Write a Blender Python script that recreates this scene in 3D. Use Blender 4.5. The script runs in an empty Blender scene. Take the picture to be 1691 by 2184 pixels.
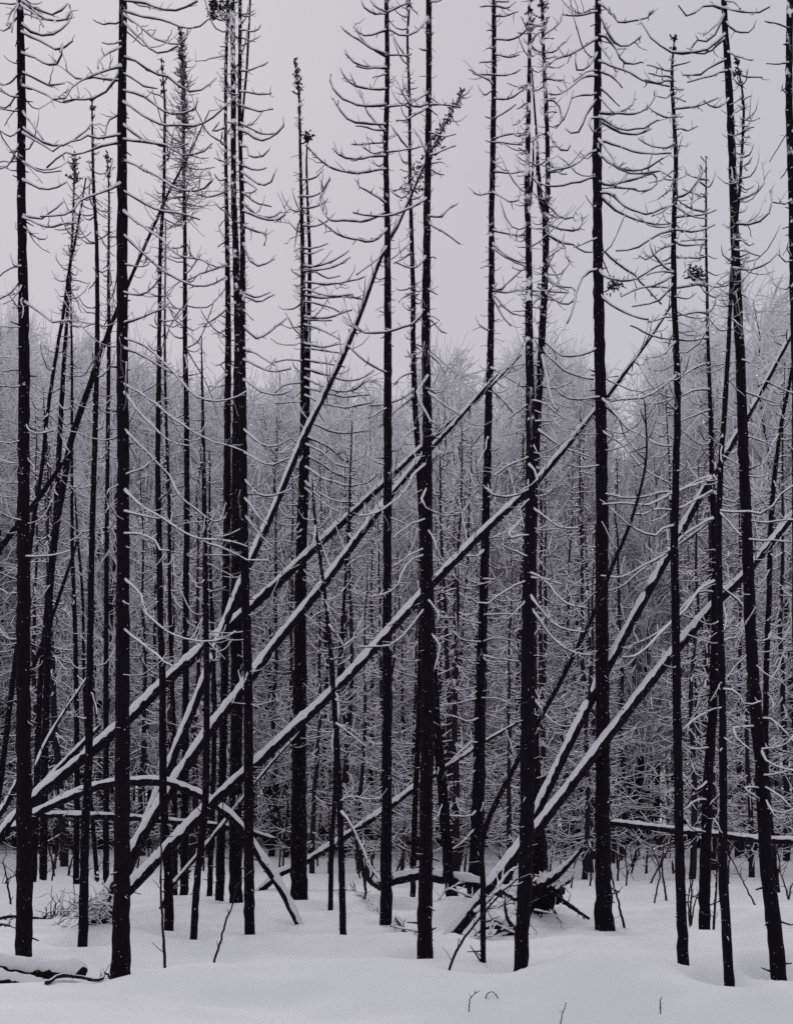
import bpy, math, random
import numpy as np

# ------------------------------------------------------------------ camera, sky, sun, exposure
S = bpy.context.scene
COL = S.collection
FPX, HORIZON, CX, CAM_H = 2400.0, 1725.0, 845.5, 1.6      # photo measured on a 1691 x 2184 grid
cam = bpy.data.cameras.new('camera')
cam_o = bpy.data.objects.new('camera', cam); COL.objects.link(cam_o)
cam.sensor_fit = 'VERTICAL'; cam.sensor_height = 24.0
cam.lens = 24.0 * FPX / 2184.0
cam.shift_y = (HORIZON - 1092.0) / 2184.0
cam.clip_start = 0.1; cam.clip_end = 3000
cam_o.location = (0, 0, CAM_H); cam_o.rotation_euler = (math.radians(90), 0, 0)
S.camera = cam_o

SUN_EL, SUN_ROT = math.radians(37), math.radians(-14)      # veiled sun high over the forest ahead
W = bpy.data.worlds.new('World'); S.world = W; W.use_nodes = True
nt = W.node_tree; nt.nodes.clear()
out = nt.nodes.new('ShaderNodeOutputWorld'); bg = nt.nodes.new('ShaderNodeBackground')
sky = nt.nodes.new('ShaderNodeTexSky'); sky.sky_type = 'NISHITA'; sky.sun_disc = False
sky.sun_elevation = SUN_EL; sky.sun_rotation = SUN_ROT; sky.dust_density = 6.0
mixn = nt.nodes.new('ShaderNodeMix'); mixn.data_type = 'RGBA'
mixn.inputs['Factor'].default_value = 0.985                # a closed cloud cover over the clear sky
cn = nt.nodes.new('ShaderNodeTexNoise'); cn.inputs['Scale'].default_value = 2.2; cn.inputs['Detail'].default_value = 3.0
cm = nt.nodes.new('ShaderNodeMix'); cm.data_type = 'RGBA'       # the faint unevenness of a thick cloud layer
cm.inputs['A'].default_value = (5.12, 5.12, 5.45, 1); cm.inputs['B'].default_value = (5.55, 5.40, 5.95, 1)
nt.links.new(cn.outputs['Fac'], cm.inputs['Factor']); nt.links.new(cm.outputs['Result'], mixn.inputs['B'])
nt.links.new(sky.outputs['Color'], mixn.inputs['A'])
nt.links.new(mixn.outputs['Result'], bg.inputs['Color'])
bg.inputs['Strength'].default_value = 0.1
nt.links.new(bg.outputs['Background'], out.inputs['Surface'])

sun = bpy.data.lights.new('sun', 'SUN'); sun.energy = 1.15; sun.angle = math.radians(28); sun.color = (1.0, 0.985, 0.97)
sun_o = bpy.data.objects.new('sun', sun); COL.objects.link(sun_o)
sun_o.rotation_euler = (math.radians(90) - SUN_EL, 0, math.radians(180) - SUN_ROT)
S.view_settings.view_transform = 'Standard'; S.view_settings.look = 'None'
S.view_settings.exposure = 0.0; S.view_settings.gamma = 1.0; S.view_settings.use_curve_mapping = False
S.render.engine = 'CYCLES'
S.cycles.max_bounces = 5; S.cycles.diffuse_bounces = 4; S.cycles.glossy_bounces = 1
S.cycles.use_denoising = False; S.cycles.denoiser = 'OPENIMAGEDENOISE'; S.cycles.denoising_input_passes = 'RGB_ALBEDO_NORMAL'

RNG = np.random.default_rng(7)
random.seed(7)

# ------------------------------------------------------------------ helpers
def U(x, y, d):
    """a measured direction at a real distance d (metres ahead) -> world point"""
    return np.array([(x - CX) / FPX * d, d, CAM_H - (y - HORIZON) / FPX * d])

def depth_of(y):
    return FPX * CAM_H / (y - HORIZON)

def catmull(P, n):
    P = np.asarray(P, float)
    if len(P) < 2: return P
    if len(P) == 2:
        t = np.linspace(0, 1, n)[:, None]; return P[0] * (1 - t) + P[1] * t
    Q = np.vstack([2 * P[0] - P[1], P, 2 * P[-1] - P[-2]])
    res = []
    for i in range(len(P) - 1):
        p0, p1, p2, p3 = Q[i:i + 4]
        t = np.linspace(0, 1, 9)[:-1, None]
        res.append(0.5 * (2 * p1 + (p2 - p0) * t + (2 * p0 - 5 * p1 + 4 * p2 - p3) * t ** 2 + (3 * p1 - p0 - 3 * p2 + p3) * t ** 3))
    res.append(P[-1:])
    R = np.vstack(res)
    s = np.concatenate([[0], np.cumsum(np.linalg.norm(np.diff(R[:, :3], axis=0), axis=1))])
    u = np.linspace(0, s[-1], n)
    return np.stack([np.interp(u, s, R[:, k]) for k in range(R.shape[1])], 1)

class MB:
    def __init__(self): self.v = []; self.q = []; self.f = []; self.n = 0
    def tubes(self, P, R, k=4, rough=0.0, frost=None, cap=True):
        """P (m,n,3) centre lines, R (m,n) radii; k-sided tubes"""
        P = np.asarray(P, float); R = np.asarray(R, float)
        if P.ndim == 2: P = P[None]; R = R[None]
        m, n, _ = P.shape
        T = np.gradient(P, axis=1); T /= np.linalg.norm(T, axis=2, keepdims=True) + 1e-9
        mean = P[:, -1] - P[:, 0]; mean /= np.linalg.norm(mean, axis=1, keepdims=True) + 1e-9
        ref = np.where((np.abs(mean[:, 2:3]) > 0.8), np.array([[0., 1., 0.]]), np.array([[0., 0., 1.]]))[:, None, :]
        A = np.cross(T, np.broadcast_to(ref, T.shape)); A /= np.linalg.norm(A, axis=2, keepdims=True) + 1e-9
        B = np.cross(A, T)
        ang = np.linspace(0, 2 * np.pi, k, endpoint=False)
        rr = R[:, :, None] * np.ones(k)
        if rough: rr = rr * (1 + rough * RNG.standard_normal((m, n, k)))
        V = P[:, :, None, :] + rr[..., None] * (np.cos(ang)[None, None, :, None] * A[:, :, None, :] + np.sin(ang)[None, None, :, None] * B[:, :, None, :])
        base = self.n + (np.arange(m) * n * k)[:, None, None]
        i = np.arange(n - 1)[None, :, None]; j = np.arange(k)[None, None, :]
        a = base + i * k + j; b = base + i * k + (j + 1) % k
        self.q.append(np.stack([a, b, b + k, a + k], -1).reshape(-1, 4))
        self.v.append(V.reshape(-1, 3))
        fr = np.zeros((m, n)) if frost is None else np.broadcast_to(np.asarray(frost, float), (m, n))
        self.f.append(np.repeat(fr[:, :, None], k, 2).reshape(-1))
        cnt = m * n * k
        if cap:                                             # pointed ends close the tubes
            C = np.concatenate([P[:, 0] - T[:, 0] * R[:, 0:1] * .4, P[:, -1] + T[:, -1] * R[:, -1:] * .6])
            ci = self.n + cnt + np.arange(2 * m)
            self.v.append(C); self.f.append(np.concatenate([fr[:, 0], fr[:, -1]]))
            b0 = (self.n + np.arange(m) * n * k)[:, None] + np.arange(k)[None]; b0n = np.roll(b0, -1, 1)
            e0 = b0 + (n - 1) * k; e0n = np.roll(e0, -1, 1)
            t0 = np.stack([b0n, b0, np.broadcast_to(ci[:m, None], b0.shape)], -1).reshape(-1, 3)
            t1 = np.stack([e0, e0n, np.broadcast_to(ci[m:, None], b0.shape)], -1).reshape(-1, 3)
            self.q.append(np.concatenate([t0, t1])); cnt += 2 * m
        self.n += cnt
    def raw(self, V, F, frost=0.0):
        V = np.asarray(V, float); self.v.append(V); self.f.append(np.full(len(V), frost))
        self.q.append(np.asarray(F) + self.n); self.n += len(V)
    def mesh(self, name, mat, off=(0, 0, 0), smooth=True):
        V = np.concatenate(self.v) - np.asarray(off)
        me = bpy.data.meshes.new(name)
        loops = np.concatenate([q.reshape(-1) for q in self.q]).astype(np.int32)
        tot = np.concatenate([np.full(len(q), q.shape[1]) for q in self.q]).astype(np.int32)
        st = np.concatenate([[0], np.cumsum(tot)[:-1]]).astype(np.int32)
        me.vertices.add(len(V)); me.vertices.foreach_set('co', V.astype(np.float32).ravel())
        me.loops.add(len(loops)); me.loops.foreach_set('vertex_index', loops)
        me.polygons.add(len(tot)); me.polygons.foreach_set('loop_start', st)
        me.polygons.foreach_set('use_smooth', np.full(len(tot), smooth))
        me.update(calc_edges=True)
        fr = np.concatenate(self.f)
        if fr.any():
            at = me.attributes.new('frost', 'FLOAT', 'POINT'); at.data.foreach_set('value', fr.astype(np.float32))
        me.materials.append(mat)
        return me
    def build(self, name, mat, parent=None, off=(0, 0, 0)):
        o = bpy.data.objects.new(name, self.mesh(name, mat, off)); COL.objects.link(o)
        if parent is not None: o.parent = parent
        return o

def tag(o, label, cat, group=None, kind=None):
    if label: o['label'] = label
    if cat: o['category'] = cat
    if group: o['group'] = group
    if kind: o['kind'] = kind
    return o

def empty(name, loc, label, cat, group=None):
    o = bpy.data.objects.new(name, None); COL.objects.link(o); o.location = tuple(float(c) for c in loc)
    o.empty_display_size = 0.2
    return tag(o, label, cat, group)

# ------------------------------------------------------------------ materials
def new_mat(name):
    m = bpy.data.materials.new(name); m.use_nodes = True
    t = m.node_tree; b = t.nodes['Principled BSDF']
    return m, t, b

def N(t, typ, **kw):
    n = t.nodes.new(typ)
    for k, v in kw.items():
        if k in n.inputs: n.inputs[k].default_value = v
        else: setattr(n, k, v)
    return n

def snow_mask(t, lo, hi, amp, scale):
    """where snow lies: on faces that look up, with a ragged edge"""
    g = N(t, 'ShaderNodeNewGeometry'); sx = N(t, 'ShaderNodeSeparateXYZ'); t.links.new(g.outputs['Normal'], sx.inputs[0])
    tc = N(t, 'ShaderNodeTexCoord'); no = N(t, 'ShaderNodeTexNoise', Scale=scale, Detail=3.0); t.links.new(tc.outputs['Object'], no.inputs['Vector'])
    ma = N(t, 'ShaderNodeMath', operation='MULTIPLY_ADD'); t.links.new(no.outputs['Fac'], ma.inputs[0]); ma.inputs[1].default_value = amp; ma.inputs[2].default_value = -amp / 2
    ad = N(t, 'ShaderNodeMath', operation='ADD'); t.links.new(sx.outputs['Z'], ad.inputs[0]); t.links.new(ma.outputs[0], ad.inputs[1])
    mr = N(t, 'ShaderNodeMapRange'); mr.interpolation_type = 'SMOOTHSTEP'
    mr.inputs['From Min'].default_value = lo; mr.inputs['From Max'].default_value = hi
    t.links.new(ad.outputs[0], mr.inputs['Value'])
    return mr.outputs['Result'], tc

def bark_mat(name, col, lo, hi, amp, scale, specks=True, snow=(0.83, 0.82, 0.86)):
    m, t, b = new_mat(name)
    mask, tc = snow_mask(t, lo, hi, amp, scale)
    mp = N(t, 'ShaderNodeMapping'); mp.inputs['Scale'].default_value = (1, 1, .3); t.links.new(tc.outputs['Object'], mp.inputs['Vector'])
    n1 = N(t, 'ShaderNodeTexNoise', Scale=34.0, Detail=5.0); t.links.new(mp.outputs[0], n1.inputs['Vector'])
    cr = N(t, 'ShaderNodeMix', data_type='RGBA'); cr.inputs['A'].default_value = (col[0] * .35, col[1] * .35, col[2] * .35, 1); cr.inputs['B'].default_value = (col[0] * 2.3, col[1] * 2.2, col[2] * 2.2, 1)
    t.links.new(n1.outputs['Fac'], cr.inputs['Factor'])
    if specks:
        vo = N(t, 'ShaderNodeTexVoronoi', Scale=44.0); vo.inputs['Randomness'].default_value = 1; t.links.new(tc.outputs['Object'], vo.inputs['Vector'])
        sep = N(t, 'ShaderNodeSeparateColor'); t.links.new(vo.outputs['Color'], sep.inputs[0])
        l1 = N(t, 'ShaderNodeMath', operation='LESS_THAN'); t.links.new(vo.outputs['Distance'], l1.inputs[0]); l1.inputs[1].default_value = 0.19
        # share of cells that hold a fleck
        at = N(t, 'ShaderNodeAttribute', attribute_name='frost')
        pr = N(t, 'ShaderNodeMath', operation='MULTIPLY_ADD'); t.links.new(at.outputs['Fac'], pr.inputs[0]); pr.inputs[1].default_value = 0.25; pr.inputs[2].default_value = 0.11
        l2 = N(t, 'ShaderNodeMath', operation='LESS_THAN'); t.links.new(sep.outputs[0], l2.inputs[0]); t.links.new(pr.outputs[0], l2.inputs[1])
        mu = N(t, 'ShaderNodeMath', operation='MULTIPLY'); t.links.new(l1.outputs[0], mu.inputs[0]); t.links.new(l2.outputs[0], mu.inputs[1])
        m7 = N(t, 'ShaderNodeMath', operation='MULTIPLY'); t.links.new(mu.outputs[0], m7.inputs[0]); m7.inputs[1].default_value = 0.55
        # clinging frost patches
        n2 = N(t, 'ShaderNodeTexNoise', Scale=9.0, Detail=4.0); t.links.new(tc.outputs['Object'], n2.inputs['Vector'])
        s2 = N(t, 'ShaderNodeMath', operation='ADD'); t.links.new(n2.outputs['Fac'], s2.inputs[0])
        sc = N(t, 'ShaderNodeMath', operation='MULTIPLY'); t.links.new(at.outputs['Fac'], sc.inputs[0]); sc.inputs[1].default_value = 0.55; t.links.new(sc.outputs[0], s2.inputs[1])
        r2 = N(t, 'ShaderNodeMapRange'); r2.inputs['From Min'].default_value = 0.76; r2.inputs['From Max'].default_value = 0.84; t.links.new(s2.outputs[0], r2.inputs['Value'])
        mx = N(t, 'ShaderNodeMath', operation='MAXIMUM'); t.links.new(m7.outputs[0], mx.inputs[0]); t.links.new(r2.outputs[0], mx.inputs[1])
        mm = N(t, 'ShaderNodeMath', operation='MAXIMUM'); t.links.new(mx.outputs[0], mm.inputs[0]); t.links.new(mask, mm.inputs[1]); mask = mm.outputs[0]
    fin = N(t, 'ShaderNodeMix', data_type='RGBA'); t.links.new(mask, fin.inputs['Factor']); t.links.new(cr.outputs['Result'], fin.inputs['A']); fin.inputs['B'].default_value = (*snow, 1)
    t.links.new(fin.outputs['Result'], b.inputs['Base Color'])
    b.inputs['Roughness'].default_value = 0.95; b.inputs['Specular IOR Level'].default_value = 0.08
    if specks:
        bp = N(t, 'ShaderNodeBump', Strength=0.9, Distance=0.02); t.links.new(n1.outputs['Fac'], bp.inputs['Height']); t.links.new(bp.outputs[0], b.inputs['Normal'])
    return m

def snow_mat(name, col, scale=3.0, dist=0.03, fine=60.0):
    m, t, b = new_mat(name)
    tc = N(t, 'ShaderNodeTexCoord'); n1 = N(t, 'ShaderNodeTexNoise', Scale=scale, Detail=6.0); t.links.new(tc.outputs['Object'], n1.inputs['Vector'])
    n2 = N(t, 'ShaderNodeTexNoise', Scale=fine, Detail=3.0); t.links.new(tc.outputs['Object'], n2.inputs['Vector'])
    ad = N(t, 'ShaderNodeMath', operation='MULTIPLY_ADD'); t.links.new(n2.outputs['Fac'], ad.inputs[0]); ad.inputs[1].default_value = 0.12; t.links.new(n1.outputs['Fac'], ad.inputs[2])
    bp = N(t, 'ShaderNodeBump', Strength=0.5, Distance=dist); t.links.new(ad.outputs[0], bp.inputs['Height']); t.links.new(bp.outputs[0], b.inputs['Normal'])
    b.inputs['Base Color'].default_value = (*col, 1); b.inputs['Roughness'].default_value = 0.9; b.inputs['Specular IOR Level'].default_value = 0.1
    return m

M_BARK = bark_mat('black_bark', (.0060, .0052, .0072), .55, .8, .5, 14)
M_LOG = bark_mat('fallen_bark', (.0075, .0067, .0088), .80, .95, .5, 14)
M_BRANCH = bark_mat('snowy_branch', (.016, .014, .018), -.55, .1, .7, 9, specks=False, snow=(.82, .81, .84))
M_TWIG = bark_mat('frosted_twig', (.014, .012, .016), -.45, .15, .7, 5, specks=False, snow=(.88, .87, .90))
M_HOAR = bark_mat('hoar_frosted_twig', (.10, .095, .11), -1.5, -.35, .8, 5, specks=False, snow=(.88, .87, .90))
M_FARBARK = bark_mat('distant_bark', (.016, .014, .018), .55, .85, .6, 6, specks=False)
M_DARK = bark_mat('dark_needles', (.012, .011, .013), .15, .7, 1.0, 25, specks=False)
M_STALK = bark_mat('bare_stalk', (.016, .013, .015), .7, .95, .5, 20, specks=False)
M_SNOW = snow_mat('ground_snow', (.875, .885, .895), 2.2, .06)
M_CAP = snow_mat('clinging_snow', (.78, .775, .80), 9.0, .05)

# ------------------------------------------------------------------ trunks measured on the photo: x,y,width ...
def TP(s): return np.array([[float(c) for c in p.split(',')] for p in s.split()])

TREES = {
 'T1': ('44,-160,9 44,-60,12 43.5,0,14 47,208,18 46.5,416,18 52,723,22 51.5,1070,26 51,1450,30 53,1800,33 52,2000,35 52,2055,38', 'tall thick black spruce trunk nearest the left edge, snowy drooping branches high up'),
 'T2': ('264,-220,10 263,-60,14 263,0,16 261,208,18 261,416,22 262,723,24 263,1070,26 262,1450,30 261,1800,34 259,2000,37 258,2093,45', 'thickest straight black spruce in the left foreground with long sagging branches rightwards'),
 'T3': ('197,212,3 198,300,5 201,416,7 207,520,8 208,723,10 204,900,11 199,1070,12 195,1243,13 192,1450,15 190,1620,17 182,1800,18 177.5,2027,21', 'slender black spruce just left of the thickest trunk, its small tuft top visible'),
 'T4': ('229,325,2 233,416,4 232,600,6 233,723,8 229,1070,9 227,1451,11 227,1800,13 226,1892,14', 'thin spruce pole partly behind the thickest left trunk, tufted tip beside it'),
 'L1': ('184,380,3 163,503,5 149,572,6 135,676,7 125,730,7 101,890,8 90,1000,8 71,1122,9 52,1270,10 29,1447,11 10,1603,12 -2,1700,12 -28,1900,14', 'thin spruce leaning rightwards that crosses behind the left edge trunk'),
 'L2': ('160,332,3 156,485,5 149,590,6 144,676,7 140,730,8 133,845,10 124,1018,11 118,1120,11 104,1260,12 92,1400,12 86,1480,12 80,1650,13 72,1885,14', 'thin tufted spruce between the left edge trunk and the slender one, slightly tilted'),
 'L3': ('150,560,2 154,758,5 154,966,6 155,1174,8 160,1313,9 163,1450,10 165,1655,12 163,1892,13', 'narrow upright dark stem standing behind the slender left spruce'),
 'L4': ('160,1040,2 166,1140,5 177,1278,6 180,1455,7 190,1650,8 199,1760,9 208,1880,10', 'short bent dark stem starting beside the slender left spruce and slanting right downwards'),
 'M1': ('345,128,2 352,225,5 351,312,6 350,416,7 343,520,8 341,659,8 340,732,9 338,897,11 337,1000,11 338,1070,12 341,1209,13 343,1347,13 347,1450,14 348,1620,16 350,1724,17 359,1863,19 361,1990,21', 'thin black spruce with needle tip, first tall pole right of the thickest trunk'),
 'M1b': ('354,470,2 352,723,5 355,897,6 361,1070,7 362,1243,8 366,1417,9 371,1551,10 374,1793,11 373,1913,12', 'very thin pole close beside the needle tipped spruce, no crown'),
 'M2': ('385,62,2 390,130,5 392,208,6 392,347,7 395,520,8 395,732,10 398,860,11 399,1070,12 397,1278,13 397,1450,14 395,1655,16 393,1908,18', 'dark plume topped spruce with dense black upper crown, left of the clustered trunks'),
 'M3': ('430,716,2 433,897,7 436,1070,10 439,1243,12 441,1447,13 439,1690,15 430,1793,15 421,1880,15 413,2007,16', 'broken topped thin black snag left of the clustered trunks, foot slanting left'),
 'M3b': ('447,960,3 449,1209,7 457,1447,9 458,1516,10 455,1690,11 447,1914,12', 'thin pole tucked against the clustered trunks on their left side'),
 'C0': ('478,-60,5 486,17,6 482,150,7 482,347,7 485,520,10 487,732,13 486,860,14 485,1070,16 481,1300,16 477,1551,17 472,1793,18 468,1927,20', 'leftmost trunk of the tight black cluster left of centre'),
 'C1': ('495,-80,8 496,0,10 498,208,11 499,416,12 505,590,15 508,732,17 506,900,19 504,1070,21 505,1447,25 503,1724,26 503,1934,29', 'middle frost patched trunk of the tight black cluster left of centre'),
 'C2': ('513,-90,6 512.5,0,7 511.5,243,8 514,347,9 518,520,11 517,732,14 519,1000,17 522,1200,18 529,1447,19 531,1724,21 532,1996,23', 'rightmost and nearest trunk of the tight black cluster left of centre'),
 'R': ('629,126,3 638,208,5 641,347,6 645,520,9 647,694,12 648,830,15 650,966,21 645,1100,23 642,1243,24 640,1451,28 637,1793,34 638,1890,36 638,1929,40', 'thick forked black spruce with two tufted tips and dense side twigs, right of the cluster'),
 'P1': ('666,1020,2 673,1122,6 690,1243,7 701,1347,9 710,1451,11 720,1620,13 725,1724,13 732,1995,15', 'thin stem tilted left that crosses a second thin stem near the picture centre'),
 'P2': ('751,900,2 750,931,3 744,1105,5 739,1209,6 727,1382,8 720,1500,9 715,1690,10 708,1793,10 705,1946,11', 'thin stem tilted right that crosses a second thin stem near the picture centre'),
 'S': ('823,-170,6 824,-60,8 824,0,9 826,173,10 823,312,11 826,485,13 827,732,16 827,966,18 826,1174,18 826,1451,20 824,1793,23 823,1970,26', 'straight black spruce at mid picture with upcurved frosty branches on its left'),
 'S2': ('874,-70,4 873,0,5 869,87,5 873,208,6 874,347,7 876,451,8 881,624,10 881,732,11 885,862,12 892,966,12 898,1100,12 900,1250,12 894,1500,12 884,1750,12 879.5,1931,12', 'thin stubbly pole between the two central straight spruces, crossing behind the right one'),
 'S3': ('914,-170,8 914,0,12 914,208,12 912.5,347,14 910,520,16 908,732,18 911,900,20 910,1035,24 909,1243,26 912,1451,28 910,1600,29 908,1793,30 906,1990,32 906,2052,35', 'tall thick black trunk right of centre with a snow filled twig tangle halfway'),
 'S4': ('912,900,8 914,1100,13 918,1300,17 924,1451,20 930,1551,21 944,1690,22 954,1828,23 962,1910,26 967,1952,34', 'leaning trunk behind the thick central one, its flared foot showing right of it'),
 'V1': ('1054,-110,7 1053,0,9 1053,139,10 1051,312,12 1048,451,12 1048,590,13 1046,732,14 1041,897,16 1037,1070,17 1032,1243,19 1025,1451,21 1020,1690,27 1013,1850,29 1010,1916,34', 'black spruce standing alone right of the central pair, trunk tilting right upwards'),
 'V2': ('1128,-90,6 1128,0,7 1129,104,8 1126,277,10 1124,416,12 1127,520,13 1128,732,16 1131,862,19 1131,1070,23 1127,1243,26 1125,1451,30 1122,1793,30 1112,2020,30 1109,2085,32', 'nearer trunk of the merged pair right of centre, frosted at the top'),
 'V3': ('1150,-60,5 1155,0,6 1160,139,8 1166,277,9 1168,400,11 1163,451,14 1163,555,14 1157,694,15 1150,827,15 1144,931,16 1139,1035,17 1134,1243,20 1134,1451,23 1141,1690,27 1148,1800,34 1152,1900,38 1152,1951,44', 'farther forked trunk of the merged pair right of centre, widening at its foot'),
 'W': ('1274,-190,9 1274.5,0,13 1274.5,139,15 1274,243,17 1273,347,20 1274.5,520,21 1278,732,23 1281.5,897,24 1283,1070,26 1283,1243,27 1284,1451,29 1285,1724,31 1286,1863,34 1287,1940,37 1288,1978,44', 'heavy straight black spruce in the right half with long sweeping branches both sides'),
 'X': ('1437.5,83,2 1434,121,5 1432,173,7 1436,243,8 1441,347,9 1437.5,433,10 1436,520,11 1436,624,12 1441,732,13 1444,862,14 1441,1000,15 1437.5,1140,16 1439,1278,17 1442,1451,18 1446,1690,19 1450,1863,21 1457,2089,25', 'wavy black spruce with its whole top in view, right of the heavy spruce'),
 'Y': ('1505,333,2 1505,416,4 1505,520,5 1507,624,6 1509,732,7 1514,862,9 1517,1000,11 1521,1105,13 1524,1243,16 1522,1451,19 1510,1655,21 1503,1828,23 1502,1984,24', 'thin topped snag with heavily snow laden lower branches reaching left'),
 'Y2': ('1571,132,2 1585,225,5 1580,347,6 1574,433,7 1565,520,7 1559,600,8 1553,732,9 1545,862,11 1536,1000,12 1532,1140,13 1534,1300,14 1539,1470,15 1541.5,1690,17 1541.5,1863,19 1548,1980,20 1555,2116,22', 'thin black spruce curving behind the right leaning trunk, its foot nearest the viewer'),
 'Z': ('1538,-140,9 1543,0,12 1548.5,104,13 1555,208,15 1561,347,16 1566,486,18 1571,624,19 1576,732,20 1581,862,21 1587,1035,22 1592,1140,23 1597,1278,24 1606,1451,25 1621,1620,26 1627,1724,27 1635,1863,29 1649,1967,31 1661,2102,34', 'thick black trunk leaning left upwards near the right edge'),
 'AA': ('1684,-130,12 1684,0,14 1682,208,15 1689,450,16 1691,620,16 1696,800,17 1697,1000,18 1701,1450,22 1708,2000,28', 'black trunk cut off by the right picture edge'),
 'BB': ('1700,700,5 1684,810,7 1670,879,8 1659,949,9 1649,1035,10 1642,1140,11 1639,1278,11 1633,1451,12 1633,1640,12 1646,1800,12 1656,1903,13', 'thin pole curving beside the right edge, behind the leaning thick trunk'),
}
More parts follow.
